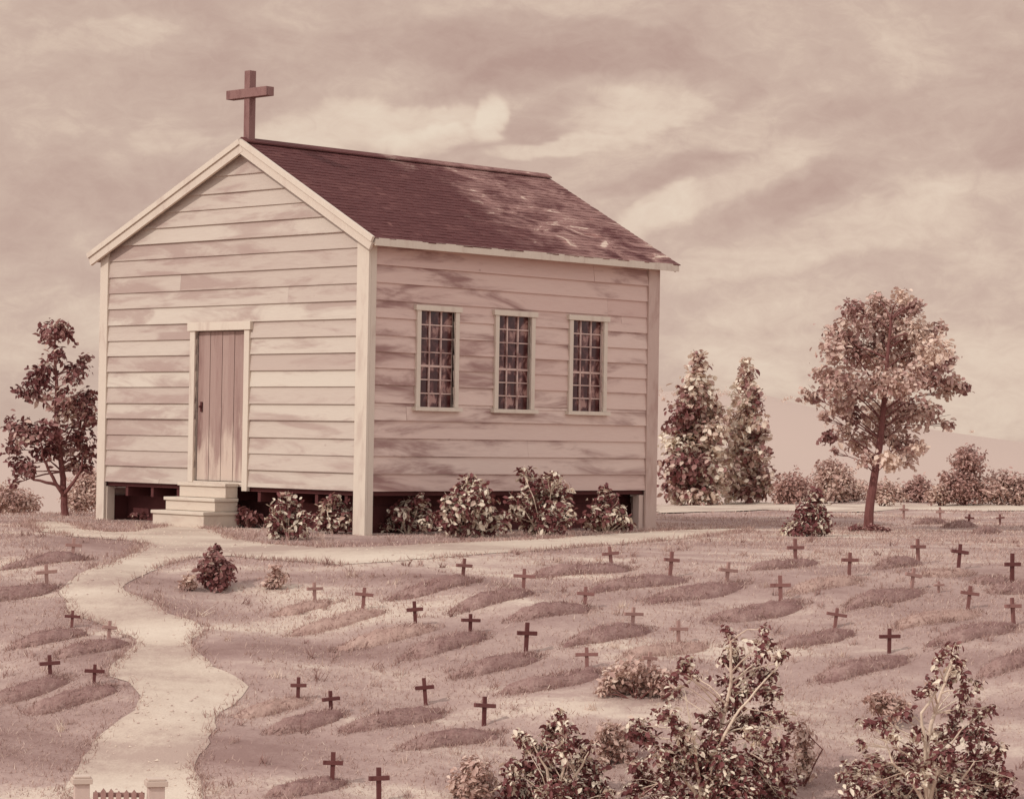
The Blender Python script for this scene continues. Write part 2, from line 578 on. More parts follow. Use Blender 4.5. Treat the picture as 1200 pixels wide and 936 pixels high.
def inside(poly, x, y):
    P = np.array(poly)
    x0, y0 = P[:, 0], P[:, 1]
    x1, y1 = np.roll(x0, -1), np.roll(y0, -1)
    res = np.zeros(len(x), bool)
    for a, b, c, d in zip(x0, y0, x1, y1):
        if b == d:
            continue
        cond = ((b > y) != (d > y)) & (x < (c - a) * (y - b) / (d - b) + a)
        res ^= cond
    return res


def sheet(name, poly, mat, lift=0.012, grid=0.16):
    P = np.array(poly)
    gx, gy = np.meshgrid(np.arange(P[:, 0].min(), P[:, 0].max(), grid), np.arange(P[:, 1].min(), P[:, 1].max(), grid))
    gx, gy = gx.ravel(), gy.ravel()
    ok = inside(poly, gx, gy)
    pts = [Vector(p) for p in poly] + [Vector((a, b)) for a, b in zip(gx[ok], gy[ok])]
    n = len(poly)
    vs, es, fs, _, _, _ = delaunay_2d_cdt(pts, [(i, (i + 1) % n) for i in range(n)], [], 0, 1e-5)
    vx = np.array([v.x for v in vs])
    vy = np.array([v.y for v in vs])
    cxs = np.array([sum(vx[i] for i in f) / len(f) for f in fs])
    cys = np.array([sum(vy[i] for i in f) / len(f) for f in fs])
    keep = inside(poly, cxs, cys)
    vz = terrain(vx, vy) + lift
    me = bpy.data.meshes.new(name)
    me.from_pydata(list(zip(vx, vy, vz)), [], [f for f, k in zip(fs, keep) if k])
    me.update()
    for p in me.polygons:
        p.use_smooth = True
    bm = bmesh.new()
    bm.from_mesh(me)
    bmesh.ops.recalc_face_normals(bm, faces=bm.faces[:])
    if sum(f.normal.z for f in bm.faces) < 0:
        bmesh.ops.reverse_faces(bm, faces=bm.faces[:])
    bm.to_mesh(me)
    bm.free()
    return tag(link_mesh(name, me, mat), kind='structure')


def build_ground():
    def axis(lo, hi, step, far_lo, far_hi):
        a = list(np.arange(lo, hi + 1e-6, step))
        s = step
        v = lo
        left = []
        while v > far_lo:
            s *= 1.35
            v -= s
            left.append(v)
        s = step
        v = hi
        right = []
        while v < far_hi:
            s *= 1.2 if s < 30 else 1.0
            v += s
            right.append(v)
        return np.array(left[::-1] + a + right)
    xs = axis(-15, 17, 0.16, -2500, 2500)
    ys = axis(18, 66, 0.14, -60, 6000)
    X, Y = np.meshgrid(xs, ys)
    Z = terrain(X, Y)
    nx, ny = len(xs), len(ys)
    me = bpy.data.meshes.new('ground')
    idx = np.arange(nx * ny).reshape(ny, nx)
    q = np.stack([idx[:-1, :-1], idx[:-1, 1:], idx[1:, 1:], idx[1:, :-1]], -1).reshape(-1, 4)
    me.vertices.add(nx * ny)
    me.vertices.foreach_set('co', np.stack([X, Y, Z], -1).astype(np.float32).ravel())
    me.loops.add(q.size)
    me.loops.foreach_set('vertex_index', q.astype(np.int32).ravel())
    me.polygons.add(len(q))
    me.polygons.foreach_set('loop_start', np.arange(0, q.size, 4, dtype=np.int32))
    me.polygons.foreach_set('use_smooth', np.ones(len(q), bool))
    me.update(calc_edges=True)
    me.validate()
    return tag(link_mesh('ground', me, M['ground']), kind='structure')


build_ground()
path_poly = world_poly(PATH_MAIN, 0.15, 0.022, 3)
track_poly = world_poly(TRACK, 0.5, 0.05, 5)
sheet('path', path_poly, M['path'], 0.006, 0.17)
sheet('far_track', track_poly, M['path'], 0.014, 0.3)

# ------------------------------------------------------------------ the church
CX, CY, TH = -1.9245, 34.7588, 0.7952
WID, LEN, HE = 5.8024, 5.7553, 4.0
RY, RZ = 2.548, 5.371              # ridge
EAVE_R, EAVE_L, EZ = -0.1955, WID + 0.1955, 3.908
RX0, RX1 = -0.10, LEN + 0.2656     # roof ends
FL = 0.56                          # underside of the boards
church = empty('church', (CX, CY, 0), TH)
tag(church, 'small whitewashed clapboard chapel on posts with dark shingle roof and cross', 'church')


def roof_z(y):
    if y <= RY:
        return EZ + (RZ - EZ) * (y - EAVE_R) / (RY - EAVE_R)
    return EZ + (RZ - EZ) * (EAVE_L - y) / (EAVE_L - RY)


def siding(axis, length, ztop, openings, sgn, seed):
    """lapped boards on a wall; axis 'x': wall along x at y=0, axis 'y': wall along y at x=0; gable clipped by the roof"""
    rng = random.Random(seed)
    mb = MB()
    z = FL
    P0, P1 = 0.028, 0.004                 # proud at the lower edge, thin at the top
    while z < ztop - 0.01:
        h = 0.228 + rng.uniform(-0.014, 0.014)
        z1 = min(z + h, ztop)
        tone = rng.gauss(0.5, 0.22)
        cuts = sorted({z, z1} | {o[2] for o in openings if z < o[2] < z1} | {o[3] for o in openings if z < o[3] < z1})
        for za, zb in zip(cuts[:-1], cuts[1:]):
            zm = 0.5 * (za + zb)
            spans = [(0.0, length)]
            for o in openings:
                if o[2] < zm < o[3]:
                    nw = []
                    for s0, s1 in spans:
                        if o[0] > s0:
                            nw.append((s0, min(s1, o[0])))
                        if o[1] < s1:
                            nw.append((max(s0, o[1]), s1))
                    spans = nw
            pa = P0 + (P1 - P0) * (za - z) / h
            pb = P0 + (P1 - P0) * (zb - z) / h
            for s0, s1 in spans:
                # some courses are pieced from two boards
                joints = [s0, s1]
                if s1 - s0 > 2.5 and rng.random() < 0.55 and not (axis == 'y' and z1 > 3.8):
                    joints = [s0, rng.uniform(s0 + 0.7, s1 - 0.7), s1]
                for a0, a1 in zip(joints[:-1], joints[1:]):
                    tn = tone + rng.gauss(0, 0.1)
                    pj = rng.uniform(-0.004, 0.006)
                    pa, pb = pa + pj, pb + pj * 0.3
                    g = 0.002 if len(joints) > 2 else 0
                    la, lb, ua, ub = a0 + g, a0 + g, a1 - g, a1 - g
                    if axis == 'y':
                        # clip with the two slopes of the gable
                        def lim(zz):
                            zz = zz + 0.03
                            lo = EAVE_R + (zz - EZ) / (RZ - EZ) * (RY - EAVE_R)
                            hi = EAVE_L - (zz - EZ) / (RZ - EZ) * (EAVE_L - RY)
                            return lo, hi
                        l1, h1 = lim(za)
                        l2, h2 = lim(zb)
                        la, lb = max(la, l1), max(lb, l2)
                        ua, ub = min(ua, h1), min(ub, h2)
                        if la >= ua:
                            continue
                        ub = max(ub, lb + 0.002)
                        vs = [(-pa * sgn, la, za), (0.02, la, za), (0.02, ua, za), (-pa * sgn, ua, za),
                              (-pb * sgn, lb, zb), (0.02, lb, zb), (0.02, ub, zb), (-pb * sgn, ub, zb)]
                        mb.hexa(vs, tn)
                    else:
                        vs = [(la, -pa, za), (ua, -pa, za), (ua, 0.02, za), (la, 0.02, za),
                              (lb, -pb, zb), (ub, -pb, zb), (ub, 0.02, zb), (lb, 0.02, zb)]
                        mb.hexa(vs, tn)
        z = z1
    return mb


DOOR = (2.50, 3.59, 0.62, 2.74)
WINS = [(0.93, 1.58, 1.70, 3.0), (2.43, 3.08, 1.70, 3.0), (3.94, 4.58, 1.70, 3.0)]
tag(siding('y', WID, RZ - 0.08, [DOOR], 1, 2).build('front_wall', M['front_boards'], church), 'front gable wall of pale lapped boards')
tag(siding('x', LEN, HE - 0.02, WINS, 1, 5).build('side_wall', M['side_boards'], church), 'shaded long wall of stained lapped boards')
# unseen walls, plain boards closing the building, and the floor
mb = MB()
z = 0.02
while z < HE - 0.05:
    mb.box((0.0, WID - 0.02, z), (LEN, WID + 0.012, z + 0.222), random.gauss(0.5, 0.2))
    mb.box((LEN - 0.02, 0.0, z), (LEN + 0.012, WID, z + 0.222), random.gauss(0.5, 0.2))
    z += 0.225
mb.add([(LEN, 0, HE), (LEN, WID, HE), (LEN, RY, RZ - 0.09), (LEN - .02, 0, HE), (LEN - .02, WID, HE), (LEN - .02, RY, RZ - 0.09)],
       [(0, 1, 2), (5, 4, 3), (0, 2, 5, 3), (1, 4, 5, 2)], 0.5)
mb.build('rear_wall', M['side_boards'], church)
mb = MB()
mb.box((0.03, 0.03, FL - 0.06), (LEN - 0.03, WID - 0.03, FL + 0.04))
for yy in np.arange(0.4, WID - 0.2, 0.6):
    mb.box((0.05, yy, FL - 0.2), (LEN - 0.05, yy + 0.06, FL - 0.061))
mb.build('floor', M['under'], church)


def sub(name, mb, mat, parent, bevel=0.0):
    return mb.build(name, mat, parent, bevel=bevel)


# corner boards running down as posts
def corner(xs, ys):
    mb = MB()
    for (a0, a1, b0, b1, c0, c1) in xs:
        mb.box((a0, b0, c0), (a1, b1, c1), random.gauss(0.6, 0.12))
    return mb


G0 = -0.06
mb = MB()
mb.box((-0.045, -0.045, G0), (-0.0, 0.19, 3.99), 0.7)
mb.box((0.002, -0.045, G0), (0.10, -0.002, 3.89), 0.45)
mb.box((0.002, 0.0, G0), (0.14, 0.14, FL - 0.07), 0.35)
mb.build('corner_post', M['trim'], church, bevel=0.004)
mb = MB()
mb.box((-0.045, WID - 0.14, G0), (-0.001, WID + 0.045, 3.97), 0.6)
mb.box((0.002, WID + 0.013, G0), (0.10, WID + 0.045, 3.86), 0.4)
mb.box((0.002, WID - 0.16, G0), (0.14, WID - 0.03, FL - 0.07), 0.35)
mb.build('corner_post', M['trim'], church, bevel=0.004)
mb = MB()
mb.box((LEN - 0.20, -0.045, G0), (LEN + 0.045, -0.001, 3.89), 0.35)
mb.box((LEN + 0.013, 0.002, G0), (LEN + 0.045, 0.12, 3.9), 0.35)
mb.box((LEN - 0.30, 0.0, G0), (LEN - 0.205, 0.12, FL - 0.07), 0.6)
mb.build('corner_post', M['trim_mid'], church, bevel=0.004)
# roof: deck, then individually toned shingles as one surface
roofm = MB()
TK = 0.05


def slope_pt(side, x, s, off):
    """point on a roof slope: s metres up from the eave, off metres above the deck"""
    y0 = EAVE_R if side == 0 else EAVE_L
    L = math.hypot(RY - y0, RZ - EZ)
    dy, dz = (RY - y0) / L, (RZ - EZ) / L
    ny, nz = (-dz, dy) if side == 0 else (dz, -dy)
    if nz < 0:
        ny, nz = -ny, -nz
    return (x, y0 + dy * s + ny * off, EZ + dz * s + nz * off)


rr = random.Random(4)
for side in (0, 1):
    y0 = EAVE_R if side == 0 else EAVE_L
    L = math.hypot(RY - y0, RZ - EZ)
    vs = [slope_pt(side, x, s, o) for o in (-TK, 0) for (x, s) in ((RX0, 0), (RX1, 0), (RX1, L), (RX0, L))]
    roofm.hexa(vs, 0.3)
    row = 0
    s = -0.03
    while s < L - 0.02:
        x = RX0 - 0.02 - rr.uniform(0, 0.12)
        s1 = min(s + 0.155, L + 0.01)
        while x < RX1 + 0.02:
            w = rr.uniform(0.10, 0.20)
            xa, xb = max(x + 0.003, RX0 - 0.02), min(x + w - 0.003, RX1 + 0.02)
            if xb - xa > 0.02:
                j = rr.uniform(-0.008, 0.008)
                t0 = 0.014 + rr.uniform(0, 0.005)
                vs = [slope_pt(side, xa, s + j, t0 - 0.012), slope_pt(side, xb, s + j, t0 - 0.014), slope_pt(side, xb, s1, 0.001), slope_pt(side, xa, s1, 0.001),
                      slope_pt(side, xa, s + j, t0), slope_pt(side, xb, s + j, t0), slope_pt(side, xb, s1, 0.009), slope_pt(side, xa, s1, 0.009)]
                roofm.hexa(vs, min(1, max(0, rr.gauss(0.40, 0.11))))
            x += w
        s += 0.105
        row += 1
roof = roofm.build('roof', M['roof'], church)
tag(roof, 'dark shingle roof with a bleached worn patch near the far eave')
mb = MB()
for sgn in (-1, 1):
    vs = []
    a = slope_pt(0 if sgn < 0 else 1, 0, math.hypot(RY - (EAVE_R if sgn < 0 else EAVE_L), RZ - EZ) - 0.11, 0.03)
    b = (0, RY, RZ + 0.035)
    for x in (RX0 - 0.02, RX1 + 0.02):
        vs += [(x, a[1], a[2]), (x, b[1] + 0.001 * sgn, b[2]), (x, b[1] + 0.001 * sgn, b[2] + 0.02), (x, a[1], a[2] + 0.02)]
    mb.hexa([vs[0], vs[1], vs[5], vs[4], vs[3], vs[2], vs[6], vs[7]], 0.55)
mb.build('ridge_board', M['roof'], roof)
# rake boards of the front gable (two planks each side) and the eave fascia
mb = MB()
for side in (0, 1):
    y0 = EAVE_R if side == 0 else EAVE_L
    L = math.hypot(RY - y0, RZ - EZ)
    for (o0, o1, x0, x1, tn) in ((-0.045, 0.03, RX0 - 0.065, RX0 - 0.022, 0.75), (-0.16, -0.048, RX0 - 0.042, RX0 - 0.002, 0.55)):
        x0, x1 = x0 - 0.004 * side, x1 - 0.002 * side
        vs = [slope_pt(side, x0, -0.03, o0), slope_pt(side, x1, -0.03, o0), slope_pt(side, x1, L - 0.003, o0), slope_pt(side, x0, L - 0.003, o0),
              slope_pt(side, x0, -0.03, o1), slope_pt(side, x1, -0.03, o1), slope_pt(side, x1, L - 0.003, o1), slope_pt(side, x0, L - 0.003, o1)]
        mb.hexa(vs, tn)
mb.build('rake_board', M['trim'], church)
mb = MB()
mb.box((RX0 + 0.0, EAVE_R - 0.03, EZ - 0.10), (RX1 - 0.003, EAVE_R - 0.002, EZ + 0.004), 0.7)
mb.box((RX0 + 0.0, EAVE_R, EZ - 0.075), (RX1 - 0.003, -0.03, EZ - 0.053), 0.4)
mb.build('eave_board', M['trim'], church)
mb = MB()
mb.box((RX0, EAVE_L + 0.002, EZ - 0.10), (RX1 - 0.003, EAVE_L + 0.03, EZ + 0.004), 0.6)
mb.build('eave_board', M['trim'], church)
mb = MB()
for side in (0, 1):
    y0 = EAVE_R if side == 0 else EAVE_L
    L = math.hypot(RY - y0, RZ - EZ)
    vs = [slope_pt(side, x, s, o) for o in (-0.12, -0.006) for (x, s) in ((RX1 - 0.001, 0), (RX1 + 0.026, 0), (RX1 + 0.026, L - 0.002), (RX1 - 0.001, L - 0.002))]
    mb.hexa(vs, 0.4)
mb.build('rake_board', M['trim'], church)

# door
door = empty('door', (0, 0, 0))
door.parent = church
mb = MB()
n = 8
for k in range(n):
    w = (DOOR[1] - DOOR[0] - 0.02) / n
    mb.box((0.012 + (0.006 if k % 2 else 0), DOOR[0] + 0.01 + k * w + 0.003, DOOR[2] + 0.01), (0.05, DOOR[0] + 0.01 + (k + 1) * w - 0.003, DOOR[3] - 0.01), random.gauss(0.4, 0.12))
mb.box((0.051, DOOR[0] - 0.02, DOOR[2] - 0.02), (0.07, DOOR[1] + 0.02, DOOR[3] + 0.02), 0.1)
mb.build('door_leaf', M['door'], door)
mb = MB()
mb.box((-0.004, DOOR[1] - 0.13, 1.60), (0.011, DOOR[1] - 0.09, 1.74), 0.1)
mb.box((-0.035, DOOR[1] - 0.125, 1.655), (-0.005, DOOR[1] - 0.095, 1.685), 0.1)
mb.build('handle', M['under'], door, bevel=0.004)
mb = MB()
mb.box((-0.05, DOOR[0] - 0.11, FL - 0.06), (0.01, DOOR[0], DOOR[3]), 0.65)
mb.box((-0.05, DOOR[1], FL + 0.04), (0.01, DOOR[1] + 0.11, DOOR[3]), 0.65)
mb.box((-0.07, DOOR[0] - 0.15, DOOR[3] + 0.002), (0.01, DOOR[1] + 0.15, DOOR[3] + 0.12), 0.8)
mb.box((-0.04, DOOR[0] + 0.002, FL + 0.02), (0.05, DOOR[1] - 0.002, DOOR[2]), 0.4)
mb.build('door_frame', M['trim'], door, bevel=0.004)

# windows
wpro = None
for i, (x0, x1, z0, z1) in enumerate(WINS):
    wd = empty('window', (x0, 0, z0))
    wd.parent = church
    w, h = 0.65, 1.30
    if wpro is None:
        parts = []
        mb = MB()
        mb.box((-0.005, 0.034, -0.005), (w + 0.005, 0.04, h + 0.005))
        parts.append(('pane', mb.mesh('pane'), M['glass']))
        mb = MB()
        for k in (1, 2):
            mb.box((w * k / 3 - 0.011, 0.012, 0.0), (w * k / 3 + 0.011, 0.033, h), 0.25)
        for k in range(1, 7):
            hh = 0.016 if k != 3 else 0.028
            mb.box((0.0, 0.015, h * k / 7 - hh * 0.5), (w, 0.031, h * k / 7 + hh * 0.5), 0.2)
        parts.append(('glazing_bars', mb.mesh('glazing_bars'), M['side_boards']))
        mb = MB()
        mb.box((-0.075, -0.05, 0.0), (0.0, 0.03, h), 0.6)
        mb.box((w, -0.05, 0.0), (w + 0.075, 0.03, h), 0.6)
        mb.box((-0.11, -0.065, h + 0.002), (w + 0.11, 0.03, h + 0.075), 0.8)
        parts.append(('window_frame', mb.mesh('window_frame', 0.003), M['trim']))
        mb = MB()
        mb.box((-0.12, -0.09, -0.055), (w + 0.12, 0.03, -0.002), 0.7)
        parts.append(('sill', mb.mesh('sill', 0.003), M['trim']))
        for _, me, mt in parts:
            me.materials.append(mt)
        wpro = parts
    for nm, me, mt in wpro:
        o = bpy.data.objects.new(nm, me)
        COL.objects.link(o)
        o.parent = wd

# cross on the gable
rc = empty('rooftop_cross', (0.02, RY, RZ))
rc.parent = church
mb = MB()
mb.box((-0.058, -0.058, -0.1), (0.058, 0.058, 0.99), 0.45)
mb.build('upright', M['cross_roof'], rc, bevel=0.006)
mb = MB()
mb.box((-0.085, -0.45, 0.61), (-0.060, 0.42, 0.735), 0.5)
mb.box((-0.058, -0.45, 0.61), (0.055, -0.060, 0.735), 0.5)
mb.box((-0.058, 0.060, 0.61), (0.055, 0.42, 0.735), 0.5)
mb.build('crossarm', M['cross_roof'], rc, bevel=0.004)
# added dark panels behind the open base; their colour stands for crawl-space shade
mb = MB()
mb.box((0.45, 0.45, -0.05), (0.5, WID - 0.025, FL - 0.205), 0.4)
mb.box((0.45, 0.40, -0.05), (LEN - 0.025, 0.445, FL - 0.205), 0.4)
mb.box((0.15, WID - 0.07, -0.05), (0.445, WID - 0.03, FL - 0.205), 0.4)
mb.build('crawlspace_shade_panel', M['under'], church)

# steps to the door
ca, cb = Vector((math.cos(TH), math.sin(TH), 0)), Vector((-math.sin(TH), math.cos(TH), 0))
C0 = Vector((CX, CY, 0))
st = empty('entrance_steps', C0 + cb * 3.06 - ca * 0.05, TH)
tag(st, 'three pale plank steps leading up to the chapel door', 'steps')
for k, (x0, x1, z0, z1, y0, y1) in enumerate(((-0.24, 0.0, 0.40, 0.60, -0.50, 0.56), (-0.45, -0.02, 0.215, 0.395, -0.53, 0.60), (-0.66, -0.02, -0.05, 0.21, -0.55, 0.62))):
    mb = MB()
    mb.box((x0, y0, z1 - 0.045), (x1, y1, z1), 0.8)
    mb.box((x0 + 0.025, y0 + 0.02, z0), (x1, y1 - 0.02, z1 - 0.047), 0.5)
    mb.build('step', M['step'], st, bevel=0.006)


# ------------------------------------------------------------------ graves
def mound_mesh(L, w, h, loc, ang, seed):
    rng = np.random.default_rng(seed)
    nr, na = 14, 64
    vs = []
    ph = rng.uniform(0, 6.28, 8)
    ca_, sa_ = math.cos(ang), math.sin(ang)
    for i in range(nr + 1):
        r = i / nr
        for k in range(na):
            a = 2 * math.pi * k / na
            ex = abs(math.cos(a)) ** 0.75 * math.copysign(1, math.cos(a))
            ey = abs(math.sin(a)) ** 0.85 * math.copysign(1, math.sin(a))
            wob = 1 + 0.06 * math.sin(3 * a + ph[0]) + 0.05 * math.sin(5 * a + ph[1]) + 0.035 * math.sin(9 * a + ph[2])
            lx, ly = ex * r * L / 2 * wob, ey * r * w / 2 * wob * (1.0 + 0.12 * math.cos(a))
            gx, gy = loc[0] + lx * ca_ - ly * sa_, loc[1] + lx * sa_ + ly * ca_
            z = h * max(0, 1 - r ** 2.6) ** 0.8
            z *= 1 + 0.10 * math.sin(7 * lx + ph[3]) + 0.1 * math.sin(11 * ly + 5 * lx + ph[4])
            z += (0.010 * math.sin(19 * lx + 8 * ly + ph[5]) * math.sin(23 * ly - 6 * lx + ph[6]) + 0.007 * math.sin(37 * lx + ph[7]) * math.sin(41 * ly + ph[0]) + float(rng.normal(0, 0.003))) * (1 if 0 < r < 1 else 0)
            z += tz(gx, gy) - loc[2] - (0.02 if i == nr else 0)
            vs.append((gx - loc[0], gy - loc[1], z))
    fs = []
    for i in range(nr):
        for k in range(na):
            fs.append((i * na + k, (i + 1) * na + k, (i + 1) * na + (k + 1) % na, i * na + (k + 1) % na))
    me = bpy.data.meshes.new('grave_mound')
    me.from_pydata(vs, [], fs)
    me.update()
    bm = bmesh.new()
    bm.from_mesh(me)
    bmesh.ops.remove_doubles(bm, verts=bm.verts[:], dist=0.0005)
    bmesh.ops.recalc_face_normals(bm, faces=bm.faces[:])
    if sum(f.normal.z for f in bm.faces) < 0:
        bmesh.ops.reverse_faces(bm, faces=bm.faces[:])
    for f in bm.faces:
        f.smooth = True
    bm.to_mesh(me)
    bm.free()
    return me


# x0, x1, y0, y1 in the photograph, pale?, label
MOUNDS = [
    (14, 94, 649, 668, 0, 'low earth mound at the far left edge, uphill beside the path branch'),
    (-10, 58, 679, 710, 0, 'dark mound cut by the left edge above the two left rows'),
    (21, 93, 731, 765, 0, 'dark mound left of the path, left one in the upper pair'),
    (71, 138, 744, 776, 0, 'dark mound touching the left bank of the winding path'),
    (-8, 71, 792, 826, 0, 'dark mound cut by the left edge below the upper pair'),
    (42, 128, 799, 838, 0, 'darkest rounded mound left of the path, nearest to the gate'),
    (328, 383, 702, 722, 1, 'faint pale mound just downhill from the small conical bush'),
    (350, 440, 712, 744, 1, 'pale mound second from the conical bush, with cross behind its head'),
    (405, 504, 733, 758, 1, 'pale mound below the church near corner, between two pale neighbours'),
    (284, 355, 816, 841, 1, 'pale mound right beside the widest bend of the path'),
    (322, 397, 830, 862, 0, 'dark mound second from the widest bend of the path'),
    (322, 397, 911, 936, 0, 'mound at the bottom edge nearest the right side of the path'),
    (463, 553, 679, 699, 0, 'long flat mound closest below the church near corner'),
    (536, 619, 693, 713, 0, 'flat mound below the first church window in the second row'),
    (630, 734, 663, 677, 0, 'long thin mound next to the path below the second window'),
    (696, 798, 675, 695, 0, 'long thin mound next to the path below the right church corner'),
    (479, 565, 742, 769, 0, 'mound in the middle row below the first church window'),
    (603, 691, 702, 733, 0, 'mound in the third row straight below the second window'),
    (540, 628, 763, 794, 0, 'bold dark mound in the centre of the graveyard'),
    (669, 759, 733, 756, 0, 'mound uphill of the large spired foreground shrub, left of the bare ground'),
    (597, 701, 781, 815, 0, 'broad mound just above the low left foreground shrub'),
    (734, 826, 751, 772, 1, 'pale mound directly above the spires of the middle foreground shrub'),
    (411, 515, 821, 864, 0, 'long mound left one of the two nearest in the middle'),
    (477, 578, 842, 889, 0, 'large rough mound nearest to the low left foreground shrub'),
    (884, 956, 657, 669, 0, 'thin dark mound below the small rounded bush beside the lone tree'),
    (765, 870, 685, 702, 0, 'long thin mound down the slope from the right church corner'),
    (835, 941, 707, 726, 0, 'long mound in the row below the lone tree, left end'),
    (927, 1010, 677, 693, 1, 'pale mound straight below the trunk of the lone tree'),
    (990, 1078, 692, 711, 0, 'mound below and right of the lone tree, middle row'),
    (911, 997, 738, 760, 0, 'mound right of the spires of the middle foreground shrub'),
    (956, 1062, 767, 799, 0, 'nearest mound between the two tall foreground shrubs'),
    (1026, 1078, 657, 668, 0, 'short thin mound right of the lone tree base, top row'),
    (1081, 1139, 666, 679, 1, 'pale short mound in the top row second from the right edge'),
    (1141, 1184, 673, 687, 0, 'short mound at the right edge in the top row'),
    (1158, 1215, 681, 699, 0, 'short dark mound cut by the right edge, second row'),
    (1047, 1148, 715, 735, 1, 'long pale mound uphill of the right foreground shrub'),
    (1090, 1192, 731, 756, 0, 'long dark mound just behind the top of the right foreground shrub'),
    (1150, 1225, 763, 788, 0, 'dark mound cut by the right edge behind the right foreground shrub'),
    (1072, 1108, 609, 618, 0, 'small far mound right of the lone tree, nearest its trunk'),
    (1105, 1142, 611, 623, 0, 'small far mound at right, middle of three'),
    (1139, 1171, 619, 629, 0, 'small far mound at right, closest of the three to the edge'),
]
MOUND_SHAPES = []
for i, (x0, x1, y0, y1, pale, lab) in enumerate(MOUNDS):
    dy = (y1 - y0)
    a = ground_at(x0 + 3, y1 - 0.28 * dy)
    b = ground_at(x1 - 3, y0 + 0.40 * dy)
    c = (a + b) / 2
    c.z = tz(c.x, c.y)
    ang = max(0.66, min(0.98, math.atan2(b.y - a.y, b.x - a.x))) + 0.07 * math.sin(i * 2.1)
    L = (x1 - x0) * 1.12 * c.y / F / math.cos(ang)
    wd = max(0.27, min(0.40, 0.25 * L))
    h = (0.07 if pale else 0.095) * min(1, L / 0.9)
    MOUND_SHAPES.append((c.x, c.y, L, wd, h, ang, pale))
    me = mound_mesh(L, wd, h, c, ang, 100 + i)
    o = link_mesh('grave_mound', me, M['mound_pale' if pale else 'mound'], None, c)
    tag(o, lab, 'grave mound', 'earth grave mounds in the churchyard')

# x, top, base, arm width in px, shade, tilt, label
CROSSES = [
    (85, 630, 656, 18, 'pale', 2, 'faded cross left of the path, farthest uphill near the leafy dark tree'),
    (55, 661, 689, 22, 'pale', -3, 'faded cross near the left edge on the second mound downhill'),
    (84, 715, 735, 18, 'dark', 2, 'dark cross left of the path, left one of the upper pair'),
    (127, 727, 750, 15, 'pale', 4, 'thin pale cross beside the left bank of the path'),
    (59, 767, 796, 22, 'dark', -2, 'dark cross left of the path closest to the left edge, lower pair'),
    (110, 778, 803, 23, 'dark', 1, 'boldest dark cross left of the path, lower pair right'),
    (369, 682, 705, 17, 'pale', 0, 'faded cross downhill from the small conical bush, first of its row'),
    (425, 688, 714, 21, 'mid', 3, 'brown cross on second mound from the small conical bush'),
    (349, 793, 820, 18, 'dark', 1, 'dark cross closest to the widest right bend of the path'),
    (388, 809, 836, 19, 'dark', -3, 'dark cross second from the widest right bend of the path'),
    (389, 881, 920, 23, 'dark', 2, 'tall dark cross at bottom edge on the mound beside the path'),
    (444, 899, 940, 23, 'dark', -1, 'dark cross cut by the bottom edge, without a mound'),
    (542, 654, 680, 18, 'mid', 3, 'brown cross nearest the side path below the first window'),
    (613, 666, 694, 25, 'mid', 1, 'brown cross with wide arms below the second window'),
    (717, 640, 666, 19, 'mid', -2, 'brown cross beside the side path below the third window'),
    (785, 646, 677, 18, 'mid', 2, 'tall narrow brown cross beside the path right of the church corner'),
    (487, 704, 733, 19, 'dark', -2, 'dark cross with tiny foot mark on the mound below the church corner'),
    (551, 719, 744, 21, 'dark', 1, 'dark cross in the middle row, left of the centre mound'),
    (685, 687, 712, 20, 'mid', 4, 'brown cross in the third row straight below the third window'),
    (616, 729, 767, 23, 'dark', 0, 'tallest dark cross standing on the centre mound of the graveyard'),
    (741, 711, 737, 22, 'pale', 3, 'faded cross right of the third row, uphill of the tall shrub'),
    (688, 758, 785, 26, 'mid', -2, 'wide armed brown cross above the low left foreground shrub'),
    (795, 727, 754, 21, 'pale', 2, 'faded cross just above the left spire of the tall shrub'),
    (759, 763, 788, 17, 'pale', 2, 'very faint cross behind the pale bush beside the tall shrub'),
    (499, 794, 826, 22, 'dark', -2, 'dark cross on the left one of the two nearest middle mounds'),
    (567, 816, 850, 24, 'dark', 2, 'dark cross on the nearest large rough mound'),
    (932, 631, 661, 20, 'mid', 1, 'brown cross directly below the small rounded bush by the lone tree'),
    (995, 647, 676, 20, 'mid', -1, 'brown cross straight below the lone tree trunk'),
    (1076, 631, 660, 18, 'mid', 2, 'brown cross right of the lone tree in the upper row'),
    (1123, 637, 667, 20, 'dark', 3, 'dark cross with slanting arm in the upper row at right'),
    (1186, 648, 684, 19, 'dark', 1, 'tall dark cross cut close to the right edge, upper row'),
    (851, 658, 687, 22, 'pale', 2, 'faded wide cross down the slope left of the lone tree'),
    (915, 674, 708, 24, 'mid', 1, 'tall wide brown cross in the row below the rounded bush'),
    (1068, 665, 692, 20, 'pale', 5, 'faded tilted cross below and right of the lone tree'),
    (1100, 681, 694, 12, 'pale', 0, 'tiny faint cross, smallest one, right of the tilted cross'),
    (1134, 686, 714, 22, 'mid', 3, 'brown leaning cross in the second row near the right edge'),
    (1188, 700, 733, 20, 'mid', 2, 'tall thin brown cross at the right edge behind the shrub'),
    (978, 712, 736, 24, 'mid', 4, 'squat brown cross on open slope right of the tall shrub'),
    (1042, 736, 765, 25, 'dark', 1, 'boldest dark cross between the two tall foreground shrubs'),
    (1059, 591, 608, 10, 'pale', 0, 'tiny far faint cross behind the lone tree at right'),
    (1102, 594, 610, 10, 'pale', 1, 'tiny far faint cross second right of the lone tree'),
    (1135, 602, 615, 11, 'dark', 1, 'tiny far dark cross third right of the lone tree'),
    (1172, 602, 615, 10, 'mid', -1, 'tiny far brown cross closest to the right edge'),
]


